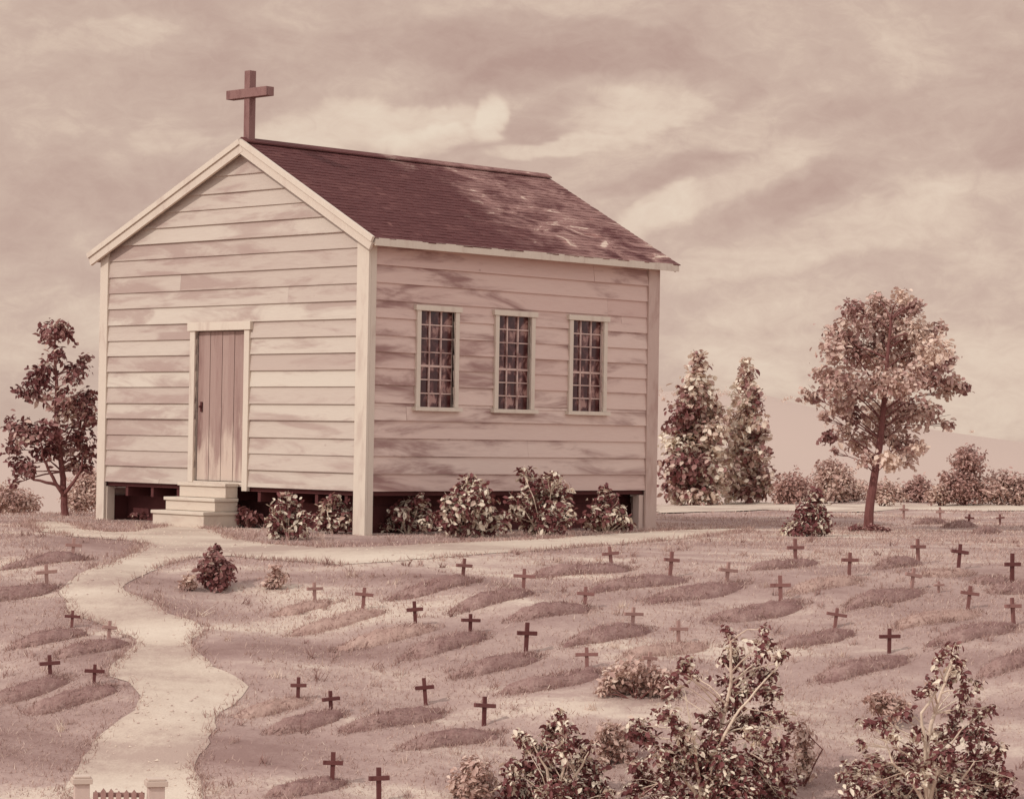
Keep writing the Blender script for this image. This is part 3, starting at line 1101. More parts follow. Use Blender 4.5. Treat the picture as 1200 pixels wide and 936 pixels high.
def cross_meshes(h, w, seed):
    rng = random.Random(seed)
    t = 0.040 * (h / 0.3) ** 0.5
    up = MB()
    up.box((-t / 2, -t * 0.36, -0.12), (t / 2, t * 0.36, h), rng.gauss(0.5, 0.2))
    ar = MB()
    zc = h * rng.uniform(0.64, 0.70)
    ar.box((-w / 2, -t * 0.36 - 0.014, zc - t / 2), (w / 2, -t * 0.36 - 0.001, zc + t / 2), rng.gauss(0.5, 0.2))
    ar.box((-w / 2, -t * 0.36, zc - t / 2), (-t / 2 - 0.001, t * 0.3, zc + t / 2), rng.gauss(0.5, 0.2))
    ar.box((t / 2 + 0.001, -t * 0.36, zc - t / 2), (w / 2, t * 0.3, zc + t / 2), rng.gauss(0.5, 0.2))
    return up.mesh('upright', 0.003), ar.mesh('crossarm', 0.003)


for i, (px, top, base, wpx, sh, tilt, lab) in enumerate(CROSSES):
    g = ground_at(px, base)
    d = g.y
    h = (base - top) / F * d
    ry = 0.35 + 0.22 * math.sin(i * 2.3)
    w = wpx / F * d / math.cos(ry)
    r = empty('grave_cross', g)
    r.rotation_euler = (rad(-2 + 5 * math.sin(i * 1.7)), rad(tilt * 1.5 + 2.5 * math.sin(i * 3.1)), ry)
    u, a = cross_meshes(h, w, i)
    link_mesh('upright', u, M['cross_' + sh], r)
    link_mesh('crossarm', a, M['cross_' + sh], r)
    tag(r, lab, 'cross', 'wooden crosses marking the graves')


# ------------------------------------------------------------------ vegetation
def leaves(name, pts, sizes, tones, mat, parent, seed, out=None, droop=0.0, aspect=0.5):
    """many folded leaf-sized faces, one mesh"""
    rng = np.random.default_rng(seed)
    N = len(pts)
    nrm = rng.normal(size=(N, 3))
    nrm[:, 2] = np.abs(nrm[:, 2]) + 0.25
    if out is not None:
        nrm += out * 0.8
    nrm /= np.linalg.norm(nrm, axis=1)[:, None]
    ax = rng.normal(size=(N, 3))
    if out is not None:
        ax += out * 0.9
    ax[:, 2] -= droop
    ax -= nrm * (ax * nrm).sum(1)[:, None]
    ax /= np.linalg.norm(ax, axis=1)[:, None] + 1e-9
    sd_ = np.cross(nrm, ax)
    l = sizes[:, None]
    wv = l * aspect * rng.uniform(0.8, 1.2, (N, 1))
    fold = nrm * l * 0.10
    v = np.empty((N, 6, 3))
    v[:, 0] = pts - ax * l * 0.5
    v[:, 1] = pts - ax * l * 0.12 + sd_ * wv * 0.5 + fold
    v[:, 2] = pts + ax * l * 0.22 + sd_ * wv * 0.4 + fold
    v[:, 3] = pts + ax * l * 0.5 - nrm * l * 0.06
    v[:, 4] = pts + ax * l * 0.22 - sd_ * wv * 0.4 + fold
    v[:, 5] = pts - ax * l * 0.12 - sd_ * wv * 0.5 + fold
    b = np.arange(N)[:, None] * 6
    q = np.concatenate([b + np.array([0, 3, 2, 1]), b + np.array([0, 5, 4, 3])], 1).reshape(-1, 4)
    me = bpy.data.meshes.new(name)
    me.vertices.add(N * 6)
    me.vertices.foreach_set('co', v.astype(np.float32).ravel())
    me.loops.add(q.size)
    me.loops.foreach_set('vertex_index', q.astype(np.int32).ravel())
    me.polygons.add(len(q))
    me.polygons.foreach_set('loop_start', np.arange(0, q.size, 4, dtype=np.int32))
    me.update(calc_edges=True)
    at = me.attributes.new('tone', 'FLOAT', 'FACE')
    at.data.foreach_set('value', np.repeat(np.clip(tones, 0, 1), 2).astype(np.float32))
    return link_mesh(name, me, mat, parent)


def plant(name, base, clumps, label, cat, leaf_mat, leaf_px=7, dens=3.0, tone=0.5, tsd=0.22, clump_sd=0.12, group=None,
          stem_mat='bark', trunk=None, trunk_r=(5, 2), depth=0.8, seed=1, stem_name='stems', leaf_name='foliage', stem_px=1.6, squash=0.85,
          limbs=True, aspect=0.5, shell=2.2, two=None, rs=1.22, bridge=4.0, fronts=None, limb_k=0.6):
    """a tree or shrub: clumps are (photo x, photo y, radius px), spread in depth about the plant's own base"""
    rng = np.random.default_rng(seed)
    rr_ = random.Random(seed)
    g = ground_at(*base)
    d = g.y
    s = d / F
    root = empty(name, g)
    tag(root, label, cat, group)
    xs = [c[0] for c in clumps]
    xm = 0.5 * (min(xs) + max(xs))
    hw = max(0.5 * (max(xs) - min(xs)), 6)
    P, S, T_, O = [], [], [], []
    cents = []
    for (cx, cy, r) in clumps:
        q = max(0.15, 1 - ((cx - xm) / (hw * 1.15)) ** 2) ** 0.5
        dd = rr_.uniform(-1, 1) * depth * hw * s * q
        c = at_depth(cx, cy, d + dd) - g
        r = r * rs
        rm = r * s
        cents.append((c, rm))
        n = max(14, int(dens * (r / leaf_px) ** 2 * 17))
        n = int(n * 0.85)
        dirs = rng.normal(size=(n, 3))
        dirs /= np.linalg.norm(dirs, axis=1)[:, None]
        radv = rng.uniform(0, 1, n) ** (1 / shell) * (1 + np.abs(rng.normal(0, 0.22, n)))
        off = dirs * radv[:, None] * rm * np.array([1.08, 1.08, squash])
        off *= (1 + 0.25 * np.sin(dirs[:, :1] * 5 + rr_.uniform(0, 6)) * np.sin(dirs[:, 2:3] * 4 + rr_.uniform(0, 6)))
        pp = np.array(c)[None] + off
        P.append(pp)
        O.append(dirs)
        S.append(np.clip(rng.normal(1, 0.28, n), 0.5, 1.7) * leaf_px * s)
        ct = rr_.gauss(0, clump_sd)
        tt = rng.normal(tone + ct, tsd, n)
        if two is not None:       # a share of leaves gets a pale tone, a painted sunlit highlight
            pick = rng.uniform(0, 1, n) < two[0] + ct
            tt = np.where(pick, rng.normal(two[1], 0.08, n), rng.normal(tone, tsd, n))
        T_.append(tt)
    # leaves strung along the way between neighbouring clumps
    big = sorted(range(len(cents)), key=lambda i: cents[i][0].z)
    for i in range(len(cents)):
        c, rm = cents[i]
        near = sorted((j for j in range(len(cents)) if j != i), key=lambda j: (cents[j][0] - c).length)[:2]
        for j in near:
            c2, rm2 = cents[j]
            if (c2 - c).length > 5.0 * max(rm, rm2):
                continue
            n = max(4, int(dens * (min(rm, rm2) / s / leaf_px) ** 2 * bridge))
            tt = rng.uniform(0.2, 0.8, n)[:, None]
            o_ = rng.normal(size=(n, 3))
            o_ /= np.linalg.norm(o_, axis=1)[:, None]
            P.append(np.array(c)[None] * (1 - tt) + np.array(c2)[None] * tt + o_ * rng.uniform(0, 1, (n, 1)) * min(rm, rm2) * 0.8)
            O.append(o_)
            S.append(np.clip(rng.normal(1, 0.28, n), 0.5, 1.7) * leaf_px * s)
            if two is not None:
                T_.append(np.where(rng.uniform(0, 1, n) < two[0], rng.normal(two[1], 0.08, n), rng.normal(tone, tsd, n)))
            else:
                T_.append(rng.normal(tone, tsd, n))
    P, S, T_, O = np.concatenate(P), np.concatenate(S), np.concatenate(T_), np.concatenate(O)
    # keep leaves above the ground
    gz = terrain(P[:, 0] + g.x, P[:, 1] + g.y) - g.z
    P[:, 2] = np.maximum(P[:, 2], gz + 0.02 + 0.03 * rng.uniform(0, 1, len(P)))
    # woody frame
    mb = MB()
    nodes = [Vector((0, 0, -0.05))]
    if trunk:
        pts = [Vector((0, 0, -0.08))] + [at_depth(x, y, d + rr_.uniform(-0.05, 0.05)) - g for x, y in trunk]
        # denser trunk with slight wander
        dens_pts, rads = [], []
        m = len(pts)
        for i in range(m - 1):
            for k in range(4):
                t = (i + k / 4) / (m - 1)
                dens_pts.append(pts[i].lerp(pts[i + 1], k / 4) + Vector((rr_.gauss(0, 1), rr_.gauss(0, 1), 0)) * 0.4 * s * (1 if i + k else 0))
                rads.append((trunk_r[0] + (trunk_r[1] - trunk_r[0]) * t + (2.2 if i + k == 0 else 0)) * s)
        dens_pts.append(pts[-1])
        rads.append(trunk_r[1] * s)
        mb.tube(dens_pts, rads, 9, 0.5)
        nodes = dens_pts[len(dens_pts) // 3:]
        noder = rads[len(dens_pts) // 3:]
    if limbs:
        for c, rm in cents:
            lower = [i for i, nd in enumerate(nodes) if nd.z < c.z + 0.02]
            if not lower:
                lower = [0]
            i0 = min(lower, key=lambda i: (nodes[i] - c).length + 0.5 * abs(nodes[i].z - c.z + (c - nodes[i]).xy.length * 0.7))
            a = nodes[i0]
            mid = a.lerp(c, 0.5) + Vector((rr_.gauss(0, 0.12), rr_.gauss(0, 0.12), 0.10 + rr_.gauss(0, 0.06))) * (c - a).length
            q = [a, a.lerp(mid, 0.55) + Vector((0, 0, 0.02)) * (c - a).length, mid, mid.lerp(c, 0.6), c]
            r0 = limb_k * stem_px * s * rr_.uniform(0.8, 1.25)
            mb.tube(q, [r0, r0 * 0.85, r0 * 0.68, r0 * 0.5, r0 * 0.3], 5, rr_.gauss(0.55, 0.2))
            for k in range(3):
                e = c + Vector((rr_.gauss(0, 1), rr_.gauss(0, 1), rr_.gauss(0.4, 0.8))) * rm * 0.6
                mb.tube([mid.lerp(c, 0.5), mid.lerp(e, 0.75), e], [r0 * 0.45, r0 * 0.3, r0 * 0.15], 4, rr_.gauss(0.55, 0.2))
    for line in (fronts or []):          # strong bare stems on the near side of the plant
        pts = [at_depth(x, y, d - depth * hw * s * min(0.55, 0.12 + 0.25 * i)) - g for i, (x, y) in enumerate(line)]
        q, rd = [], []
        for i in range(len(pts) - 1):
            for k in range(3):
                q.append(pts[i].lerp(pts[i + 1], k / 3) + Vector((rr_.gauss(0, 1), rr_.gauss(0, 1), rr_.gauss(0, 1))) * 0.5 * s)
                rd.append(s * (2.6 - 1.9 * (i + k / 3) / (len(pts) - 1)))
        q.append(pts[-1])
        rd.append(0.6 * s)
        mb.tube(q, rd, 7, 0.7)
    if mb.v:
        mb.build(stem_name, M[stem_mat], root)
    leaves(leaf_name, P, S, T_, M[leaf_mat], root, seed + 5, O, aspect=aspect)
    return root


TR = dict(stem_name='trunk', leaf_name='crown')
plant('dark_tree', (77, 604), [(63, 388, 13), (55, 396, 9), (80, 392, 7), (71, 382, 7), (67, 415, 9), (46, 446, 15), (52, 432, 9), (40, 462, 11), (90, 434, 12), (84, 446, 9),
                               (101, 420, 6), (24, 458, 7), (70, 470, 14), (84, 484, 14), (97, 470, 13), (104, 488, 12), (105, 462, 7), (20, 500, 13), (28, 514, 11), (42, 506, 13),
                               (60, 505, 13), (68, 526, 15), (52, 530, 12), (92, 512, 14), (102, 530, 11), (22, 545, 11), (34, 552, 8), (17, 567, 5), (86, 545, 10), (100, 548, 8), (14, 525, 9)],
      'dark gnarled leafy tree with forked trunk at the left edge beside the church', 'tree', 'leaf_dark', 7, 2.0, 0.46, 0.24, 0.2, trunk=[(75, 575), (72, 545), (66, 500), (66, 440), (64, 400)],
      trunk_r=(4.6, 1.3), stem_px=1.7, depth=0.7, seed=21, rs=1.15, bridge=1.6, fronts=[[(74, 580), (62, 560), (50, 535), (46, 505)], [(75, 572), (60, 566), (40, 562), (27, 556)], [(76, 578), (86, 565), (95, 552), (98, 530)]], **TR)
plant('poplar_tree', (818, 590), [(818, 417, 6), (819, 430, 9), (815, 445, 12), (826, 448, 9), (810, 462, 13), (826, 466, 13), (803, 480, 14), (820, 484, 15), (836, 480, 10), (798, 500, 15),
                                  (815, 502, 16), (834, 502, 14), (793, 522, 15), (812, 524, 16), (832, 524, 15), (845, 515, 7), (792, 545, 15), (810, 546, 17), (830, 548, 16), (844, 545, 9),
                                  (791, 567, 14), (808, 570, 16), (827, 571, 16), (843, 570, 9), (795, 583, 9), (812, 584, 10), (832, 584, 10)],
      'taller wider poplar standing close behind the right corner of the church', 'tree', 'leaf_poplar', 7, 2.6, 0.58, 0.27, 0.22, 'pair of pointed poplars',
      trunk=[(818, 560), (818, 430)], trunk_r=(5, 1.2), seed=31, depth=0.9, aspect=0.6, rs=1.2, bridge=2, **TR)
plant('poplar_tree', (877, 590), [(874, 425, 6), (876, 438, 8), (873, 452, 10), (882, 458, 8), (869, 470, 11), (882, 474, 10), (866, 490, 12), (882, 492, 12), (863, 510, 12), (878, 512, 13),
                                  (892, 510, 8), (861, 532, 12), (877, 534, 14), (893, 532, 9), (860, 555, 12), (876, 557, 14), (894, 556, 11), (866, 574, 12), (884, 576, 12), (899, 572, 7), (856, 582, 6)],
      'slimmer poplar, right one of the pair behind the church', 'tree', 'leaf_poplar', 7, 2.6, 0.58, 0.27, 0.22, 'pair of pointed poplars',
      trunk=[(877, 560), (875, 440)], trunk_r=(4.5, 1.2), seed=32, depth=0.9, aspect=0.6, rs=1.2, bridge=2, **TR)
plant('broadleaf_tree', (1016, 621), [(1057, 347, 9), (1073, 359, 8), (1062, 360, 9), (1000, 363, 12), (1028, 352, 9), (1046, 368, 17), (1018, 376, 17), (985, 391, 16), (1040, 393, 20), (1072, 386, 16),
                                      (1100, 384, 8), (1088, 392, 10), (975, 410, 13), (1000, 413, 19), (1028, 418, 17), (1065, 416, 20), (1095, 410, 16), (1110, 420, 10), (1130, 454, 8), (1116, 448, 9),
                                      (946, 462, 8), (957, 466, 7), (962, 440, 9), (980, 445, 18), (1003, 458, 16), (1032, 448, 16), (1060, 448, 19), (1090, 440, 18), (1108, 460, 9), (967, 488, 7),
                                      (1000, 488, 11), (985, 474, 12), (1030, 485, 17), (1060, 480, 18), (1085, 484, 16), (1111, 497, 7), (971, 513, 8), (1005, 520, 12), (1035, 510, 14),
                                      (1060, 520, 16), (1077, 525, 8), (1015, 538, 10), (1044, 540, 12), (1062, 541, 9), (979, 529, 4), (990, 505, 9)],
      'lone broadleaf tree with bare leaning trunk and rounded crown on the graveyard lawn', 'tree', 'leaf_tree', 6.5, 2.2, 0.68, 0.18, 0.22,
      trunk=[(1019, 595), (1025, 555), (1031, 515), (1036, 470), (1040, 420), (1044, 375)], trunk_r=(6.2, 1.4), stem_px=1.7, seed=41, depth=0.8, aspect=0.66, rs=1.14, bridge=1.2, **TR)
FARB = 'low bushes along the far track'  # their pale leaf colours stand in for distance haze
plant('far_bush', (928, 588), [(928, 566, 14), (918, 572, 11), (938, 572, 11), (926, 580, 12), (940, 582, 7), (914, 582, 7)],
      'round distant bush just right of the poplars', 'bush', 'leaf_far', 4.2, 2.6, 0.5, 0.2, 0.1, FARB, seed=51)
plant('far_bush', (985, 588), [(972, 550, 13), (984, 558, 13), (965, 566, 12), (990, 572, 13), (1004, 572, 10), (975, 578, 11), (1002, 582, 8), (962, 582, 8)],
      'palest broad distant bush between the poplars and the lone tree', 'bush', 'leaf_pale', 4.2, 2.6, 0.5, 0.2, 0.1, FARB, seed=52)
plant('far_bush', (1077, 588), [(1077, 566, 9), (1067, 575, 9), (1086, 574, 9), (1076, 580, 10), (1090, 582, 6), (1050, 578, 8), (1044, 584, 6)],
      'small distant bush just right of the lone tree trunk', 'bush', 'leaf_far', 4.2, 2.6, 0.5, 0.2, 0.1, FARB, seed=53)
plant('far_bush', (1032, 587), [(1036, 572, 9), (1046, 577, 9), (1026, 576, 9), (1038, 582, 9), (1056, 582, 6)],
      'low pale distant bush right behind the lone tree trunk', 'bush', 'leaf_pale', 4.2, 2.6, 0.5, 0.2, 0.1, FARB, seed=58)
plant('far_bush', (1102, 587), [(1098, 578, 8), (1108, 574, 8), (1092, 582, 7), (1106, 583, 8), (1116, 581, 7)],
      'low pale distant bush leaning on the left of the tallest distant tree', 'bush', 'leaf_pale', 4.2, 2.6, 0.45, 0.2, 0.1, FARB, seed=59)
plant('far_tree', (1131, 588), [(1134, 531, 9), (1128, 540, 11), (1141, 541, 10), (1134, 552, 12), (1124, 560, 9), (1108, 558, 6), (1112, 566, 6), (1130, 568, 12), (1144, 568, 11), (1122, 578, 10), (1140, 580, 10), (1110, 580, 6)],
      'tallest rounded distant bushy tree near the right edge', 'tree', 'leaf_far', 4.2, 2.6, 0.45, 0.2, 0.12, FARB, seed=54, stem_name='trunk', leaf_name='crown')
plant('far_bush', (1176, 588), [(1162, 572, 10), (1176, 562, 11), (1188, 570, 12), (1170, 580, 11), (1190, 582, 10), (1200, 566, 9), (1155, 582, 7), (1206, 580, 9)],
      'pale distant bush cut by the right edge of the view', 'bush', 'leaf_pale', 4.2, 2.6, 0.4, 0.2, 0.1, FARB, seed=55)
plant('far_bush', (100, 601), [(98, 568, 12), (110, 560, 12), (86, 582, 11), (104, 584, 14), (118, 578, 12), (122, 592, 9), (92, 594, 8)],
      'pale bush behind the dark leafy tree at the left', 'bush', 'leaf_pale', 4.2, 2.6, 0.55, 0.2, 0.1, FARB, seed=56)
plant('far_bush', (20, 600), [(14, 582, 12), (0, 578, 12), (30, 586, 10), (20, 594, 9), (4, 594, 10), (40, 594, 6)],
      'pale low bush at the left edge of the view behind the lawn', 'bush', 'leaf_pale', 4.2, 2.6, 0.6, 0.2, 0.1, FARB, seed=57)
NL = dict(two=(0.40, 0.96))
plant('rounded_bush', (950, 628), [(957, 578, 6), (955, 590, 10), (946, 600, 11), (962, 604, 10), (950, 614, 13), (964, 619, 8), (930, 618, 9), (922, 623, 5), (940, 622, 10)],
      'small dark pointed bush left of the lone tree trunk', 'bush', 'leaf_near', 6, 2.6, 0.3, 0.15, 0.1, seed=61, **NL)
plant('grass_clump', (1020, 623), [(1000, 620, 4), (1010, 619, 5), (1022, 619, 5), (1032, 620, 4), (1040, 624, 3)],
      'ragged dark weeds round the foot of the lone tree', 'weeds', 'leaf_dark', 5, 2.4, 0.4, 0.2, 0.1, seed=62, limbs=False)
FS = 'shrubs along the church foundation'
plant('foundation_shrub', (338, 632), [(335, 582, 7), (345, 592, 8), (328, 594, 9), (340, 604, 12), (322, 610, 9), (355, 606, 8), (335, 620, 11), (350, 620, 9), (322, 625, 6)],
      'shrub with painted pale highlights under the front wall nearest the steps', 'shrub', 'leaf_near', 7, 2.4, 0.3, 0.15, 0.1, FS, seed=71, stem_mat='bark_light', **NL)
plant('foundation_shrub', (390, 625), [(392, 584, 6), (382, 592, 7), (400, 596, 8), (388, 603, 10), (376, 606, 7), (404, 608, 8), (390, 614, 9), (374, 617, 6), (407, 618, 5)],
      'smaller shrub under the front wall beside the near corner post', 'shrub', 'leaf_near', 7, 2.4, 0.3, 0.15, 0.1, FS, seed=72, stem_mat='bark_light', **NL)
plant('foundation_shrub', (290, 618), [(284, 600, 6), (276, 606, 5), (292, 604, 7), (302, 608, 6), (284, 611, 6), (296, 612, 6)],
      'low dark weedy shrub tucked against the right of the entrance steps', 'shrub', 'leaf_dark', 6, 2.4, 0.35, 0.2, 0.1, FS, seed=73)
plant('foundation_shrub', (170, 609), [(176, 600, 5), (166, 602, 5), (184, 602, 5), (158, 604, 4), (172, 605, 5)],
      'lowest dark weedy clump left of the entrance steps', 'shrub', 'leaf_dark', 6, 2.4, 0.35, 0.2, 0.1, FS, seed=74)
plant('foundation_shrub', (478, 625), [(492, 586, 7), (480, 592, 9), (496, 600, 10), (468, 602, 9), (484, 608, 12), (458, 612, 8), (470, 616, 9), (500, 614, 9), (450, 619, 5)],
      'low shrub under the long wall beside the near corner post', 'shrub', 'leaf_near', 7, 2.4, 0.3, 0.15, 0.1, FS, seed=75, stem_mat='bark_light', **NL)
plant('foundation_shrub', (550, 629), [(550, 563, 8), (560, 572, 9), (540, 575, 9), (528, 588, 9), (568, 586, 10), (550, 588, 13), (536, 600, 13), (560, 603, 14), (520, 606, 9), (578, 606, 10),
                                       (545, 617, 12), (565, 620, 11), (528, 619, 8), (590, 616, 7)],
      'bushy shrub under the first window of the long wall', 'shrub', 'leaf_near', 7, 2.5, 0.28, 0.15, 0.1, FS, seed=76, stem_mat='bark_light', **NL)
plant('foundation_shrub', (636, 627), [(618, 556, 8), (612, 552, 5), (648, 560, 8), (638, 566, 7), (624, 574, 10), (655, 576, 11), (608, 586, 9), (640, 588, 13), (620, 598, 12), (660, 594, 10),
                                       (600, 604, 7), (642, 607, 14), (622, 614, 10), (662, 612, 10), (645, 619, 9), (668, 604, 6)],
      'tallest foundation shrub with two tufts between second and third windows', 'shrub', 'leaf_near', 7, 2.5, 0.28, 0.15, 0.1, FS, seed=77, stem_mat='bark_light', **NL)
plant('foundation_shrub', (710, 624), [(708, 575, 6), (715, 585, 9), (702, 590, 8), (722, 598, 9), (698, 604, 9), (712, 605, 11), (732, 609, 7), (688, 612, 7), (706, 615, 9), (724, 615, 8), (740, 616, 4)],
      'spiky shrub at the far end of the long wall by the right corner post', 'shrub', 'leaf_near', 7, 2.4, 0.28, 0.15, 0.1, FS, seed=78, stem_mat='bark_light', **NL)
LB = 'small bushes on the lawn'
plant('conical_bush', (254, 690), [(253, 643, 5), (250, 652, 8), (261, 660, 8), (243, 663, 9), (255, 668, 10), (268, 668, 7), (239, 675, 7), (250, 679, 10), (264, 679, 9), (256, 685, 8)],
      'small dark conical bush on the lawn beside the path', 'bush', 'leaf_dark', 7, 2.6, 0.38, 0.2, 0.1, LB, seed=81)
plant('lawn_bush', (220, 692), [(222, 678, 5), (217, 684, 6), (225, 686, 5), (214, 689, 3)],
      'tiny pale bush just left of the conical bush', 'bush', 'leaf_pale', 6, 2.4, 0.5, 0.2, 0.1, LB, seed=82)
plant('lawn_bush', (322, 690), [(323, 666, 6), (329, 676, 7), (316, 680, 6), (324, 684, 7), (312, 685, 4)],
      'small pale bush on the lawn right of the conical bush', 'bush', 'leaf_pale', 6, 2.2, 0.5, 0.2, 0.1, LB, seed=83)
GH = 'pale low bushes behind the foreground shrubs'
plant('pale_bush', (745, 818), [(722, 790, 11), (738, 784, 12), (756, 790, 13), (775, 796, 11), (712, 802, 9), (735, 804, 12), (760, 806, 12), (782, 810, 8), (706, 812, 6)],
      'broad pale bush just above left of the tall spired shrub', 'bush', 'leaf_pale', 7, 2.4, 0.45, 0.2, 0.12, GH, seed=84)
plant('pale_bush', (716, 895), [(712, 856, 11), (726, 862, 10), (704, 870, 10), (718, 876, 12), (732, 884, 9), (708, 888, 8)],
      'pale bush squeezed between the low shrub and the tall spired shrub', 'bush', 'leaf_pale', 7, 2.2, 0.55, 0.2, 0.12, GH, seed=85)
plant('pale_bush', (556, 938), [(552, 894, 9), (562, 902, 11), (544, 908, 10), (572, 914, 9), (534, 918, 8), (552, 920, 13), (568, 926, 10), (538, 928, 8)],
      'pale bush at bottom edge left of the low shrub', 'bush', 'leaf_pale', 7, 2.2, 0.5, 0.2, 0.12, GH, seed=86)
plant('pale_bush', (1040, 850), [(1024, 820, 8), (1036, 818, 9), (1050, 822, 9), (1030, 830, 9), (1046, 834, 9), (1060, 828, 6)],
      'pale bush behind the top left of the right foreground shrub', 'bush', 'leaf_pale', 7, 2.2, 0.5, 0.2, 0.12, GH, seed=87)
plant('pale_bush', (940, 920), [(938, 852, 9), (944, 866, 9), (936, 880, 10), (946, 888, 9), (938, 900, 10), (948, 908, 7)],
      'narrow pale bush hugging the right side of the tall spired shrub', 'bush', 'leaf_pale', 7, 1.8, 0.55, 0.2, 0.12, GH, seed=88)
FG = 'tall shrubs in the foreground'
FL2 = dict(two=(0.36, 0.96), stem_mat='bark_light', tone=0.28, tsd=0.14, clump_sd=0.1)
plant('foreground_shrub', (650, 955), [(655, 838, 7), (648, 848, 7), (661, 852, 9), (645, 860, 9), (615, 868, 9), (608, 860, 6), (625, 876, 10), (668, 868, 10), (640, 882, 11), (660, 882, 12), (690, 876, 8),
                                       (600, 900, 10), (616, 898, 9), (634, 905, 12), (655, 906, 14), (680, 896, 12), (700, 900, 9), (596, 922, 10), (618, 924, 13), (645, 930, 14), (672, 922, 14), (696, 920, 12), (712, 928, 8),
                                       (600, 942, 12), (630, 948, 14), (665, 948, 14), (695, 944, 12)],
      'low dark shrub at bottom centre, leftmost of the foreground shrubs', 'shrub', 'leaf_near', 7.5, 2.2, seed=91, group=FG, bridge=3, limb_k=0.4, fronts=[[(648, 938), (640, 900), (625, 872)], [(650, 938), (662, 895), (664, 860)], [(649, 938), (676, 905), (690, 880)]], stem_px=2.2, depth=0.7, **FL2)
plant('foreground_shrub', (828, 960), [(852, 737, 5), (855, 748, 7), (858, 762, 8), (850, 774, 7), (864, 778, 9), (897, 738, 6), (894, 752, 8), (890, 768, 8), (886, 784, 9), (919, 766, 5), (912, 776, 5), (903, 792, 7),
                                       (805, 776, 7), (798, 786, 7), (812, 792, 7), (785, 797, 7), (792, 812, 6), (782, 838, 11), (750, 850, 10), (742, 860, 8), (760, 866, 10), (800, 858, 11), (830, 845, 11), (855, 800, 10),
                                       (858, 820, 13), (882, 808, 11), (905, 812, 9), (916, 838, 8), (895, 838, 11), (870, 848, 14), (840, 868, 14), (890, 862, 14), (915, 874, 10), (928, 852, 6), (805, 882, 14), (775, 884, 13), (746, 896, 10),
                                       (825, 900, 16), (855, 896, 17), (885, 892, 16), (910, 900, 12), (790, 910, 14), (760, 918, 13), (742, 926, 9), (840, 922, 16), (870, 922, 16), (900, 922, 15), (925, 920, 10),
                                       (775, 942, 14), (810, 942, 16), (850, 946, 16), (890, 946, 16), (918, 940, 10)],
      'tall dark shrub with two leafy spires and pale forked stems', 'shrub', 'leaf_near', 7.5, 2.2, seed=92, group=FG, bridge=3, rs=1.22, limb_k=0.4, fronts=[[(822, 938), (816, 890), (813, 862), (803, 815)], [(824, 938), (838, 885), (848, 862), (866, 832), (885, 810), (915, 776)], [(826, 938), (850, 912), (880, 902)], [(821, 938), (796, 905), (776, 880)]], stem_px=2.6, depth=0.7,
      trunk=[(832, 900), (845, 850), (857, 800), (856, 752)], trunk_r=(4.5, 1.2), **FL2)
plant('foreground_shrub', (1090, 960), [(1118, 757, 6), (1110, 764, 5), (1100, 773, 6), (1125, 776, 7), (1116, 784, 7), (1092, 800, 8), (1086, 810, 6), (1128, 792, 7), (1108, 800, 6), (1130, 812, 8), (1148, 802, 5), (1160, 830, 6),
                                        (1147, 838, 9), (1122, 836, 8), (1078, 812, 5), (1018, 848, 6), (1008, 846, 4), (1034, 845, 7), (1045, 862, 9), (1008, 872, 6), (1062, 836, 6), (1076, 862, 8), (1100, 862, 9), (1115, 856, 9),
                                        (1135, 862, 11), (1152, 858, 8), (1170, 878, 8), (1060, 884, 10), (1085, 886, 11), (1110, 884, 11), (1140, 886, 12), (1000, 902, 10), (984, 910, 6), (1024, 894, 11), (1045, 906, 13),
                                        (1075, 908, 13), (1105, 908, 14), (1132, 908, 14), (1160, 902, 13), (1178, 912, 9), (1005, 924, 11), (1032, 926, 13), (1062, 928, 14), (1095, 930, 14), (1125, 930, 15), (1155, 926, 14), (1182, 930, 9),
                                        (1000, 944, 12), (1050, 948, 14), (1100, 950, 14), (1150, 948, 14)],
      'spreading dark shrub in the bottom right corner with pale bent stems', 'shrub', 'leaf_near', 7.5, 2.2, seed=93, group=FG, bridge=3, rs=1.22, limb_k=0.4, fronts=[[(1082, 938), (1067, 912), (1046, 893), (1037, 868)], [(1085, 938), (1085, 876), (1079, 835), (1105, 800), (1115, 772)], [(1112, 938), (1123, 918), (1142, 892)], [(1090, 938), (1104, 885), (1130, 850)]], stem_px=2.6, depth=0.7,
      trunk=[(1088, 915), (1086, 870), (1098, 825), (1116, 775)], trunk_r=(4.2, 1.2), **FL2)

# ------------------------------------------------------------------ gate posts at the foot of the path
for (xc, yb, wpx, top, lab) in ((95, 960, 23, 908, 'pale square gate post with flat cap, left of the path foot'),
                                (182, 962, 25, 911, 'pale square gate post with flat cap, right of the path foot')):
    g = ground_at(xc, yb)
    s = g.y / F
    top_z = at_depth(xc, top, g.y).z - g.z
    p = empty('gate_post', g, 0.25)
    tag(p, lab, 'gate post', 'pair of gate posts')
    hw = wpx * s * 0.38
    mb = MB()
    mb.box((-hw, -hw, -0.1), (hw, hw, top_z - 0.07), 0.75)
    mb.build('shaft', M['trim_mid'], p, bevel=0.006)
    mb = MB()
    mb.box((-hw * 1.34, -hw * 1.34, top_z - 0.068), (hw * 1.34, hw * 1.34, top_z - 0.02), 0.1)
    mb.box((-hw * 1.1, -hw * 1.1, top_z - 0.019), (hw * 1.1, hw * 1.1, top_z), 0.3)
    mb.build('cap', M['door'], p, bevel=0.005)
ga, gb = ground_at(107, 961), ground_at(170, 961)
g = empty('picket_gate', (ga + gb) / 2)
tag(g, 'low weathered picket gate hung between the two pale posts', 'gate')
dv = gb - ga
L = dv.length
g.rotation_euler = (0, 0, math.atan2(dv.y, dv.x))
mb = MB()
npk = 7
zt = at_depth(138, 924, ga.y).z - g.location.z
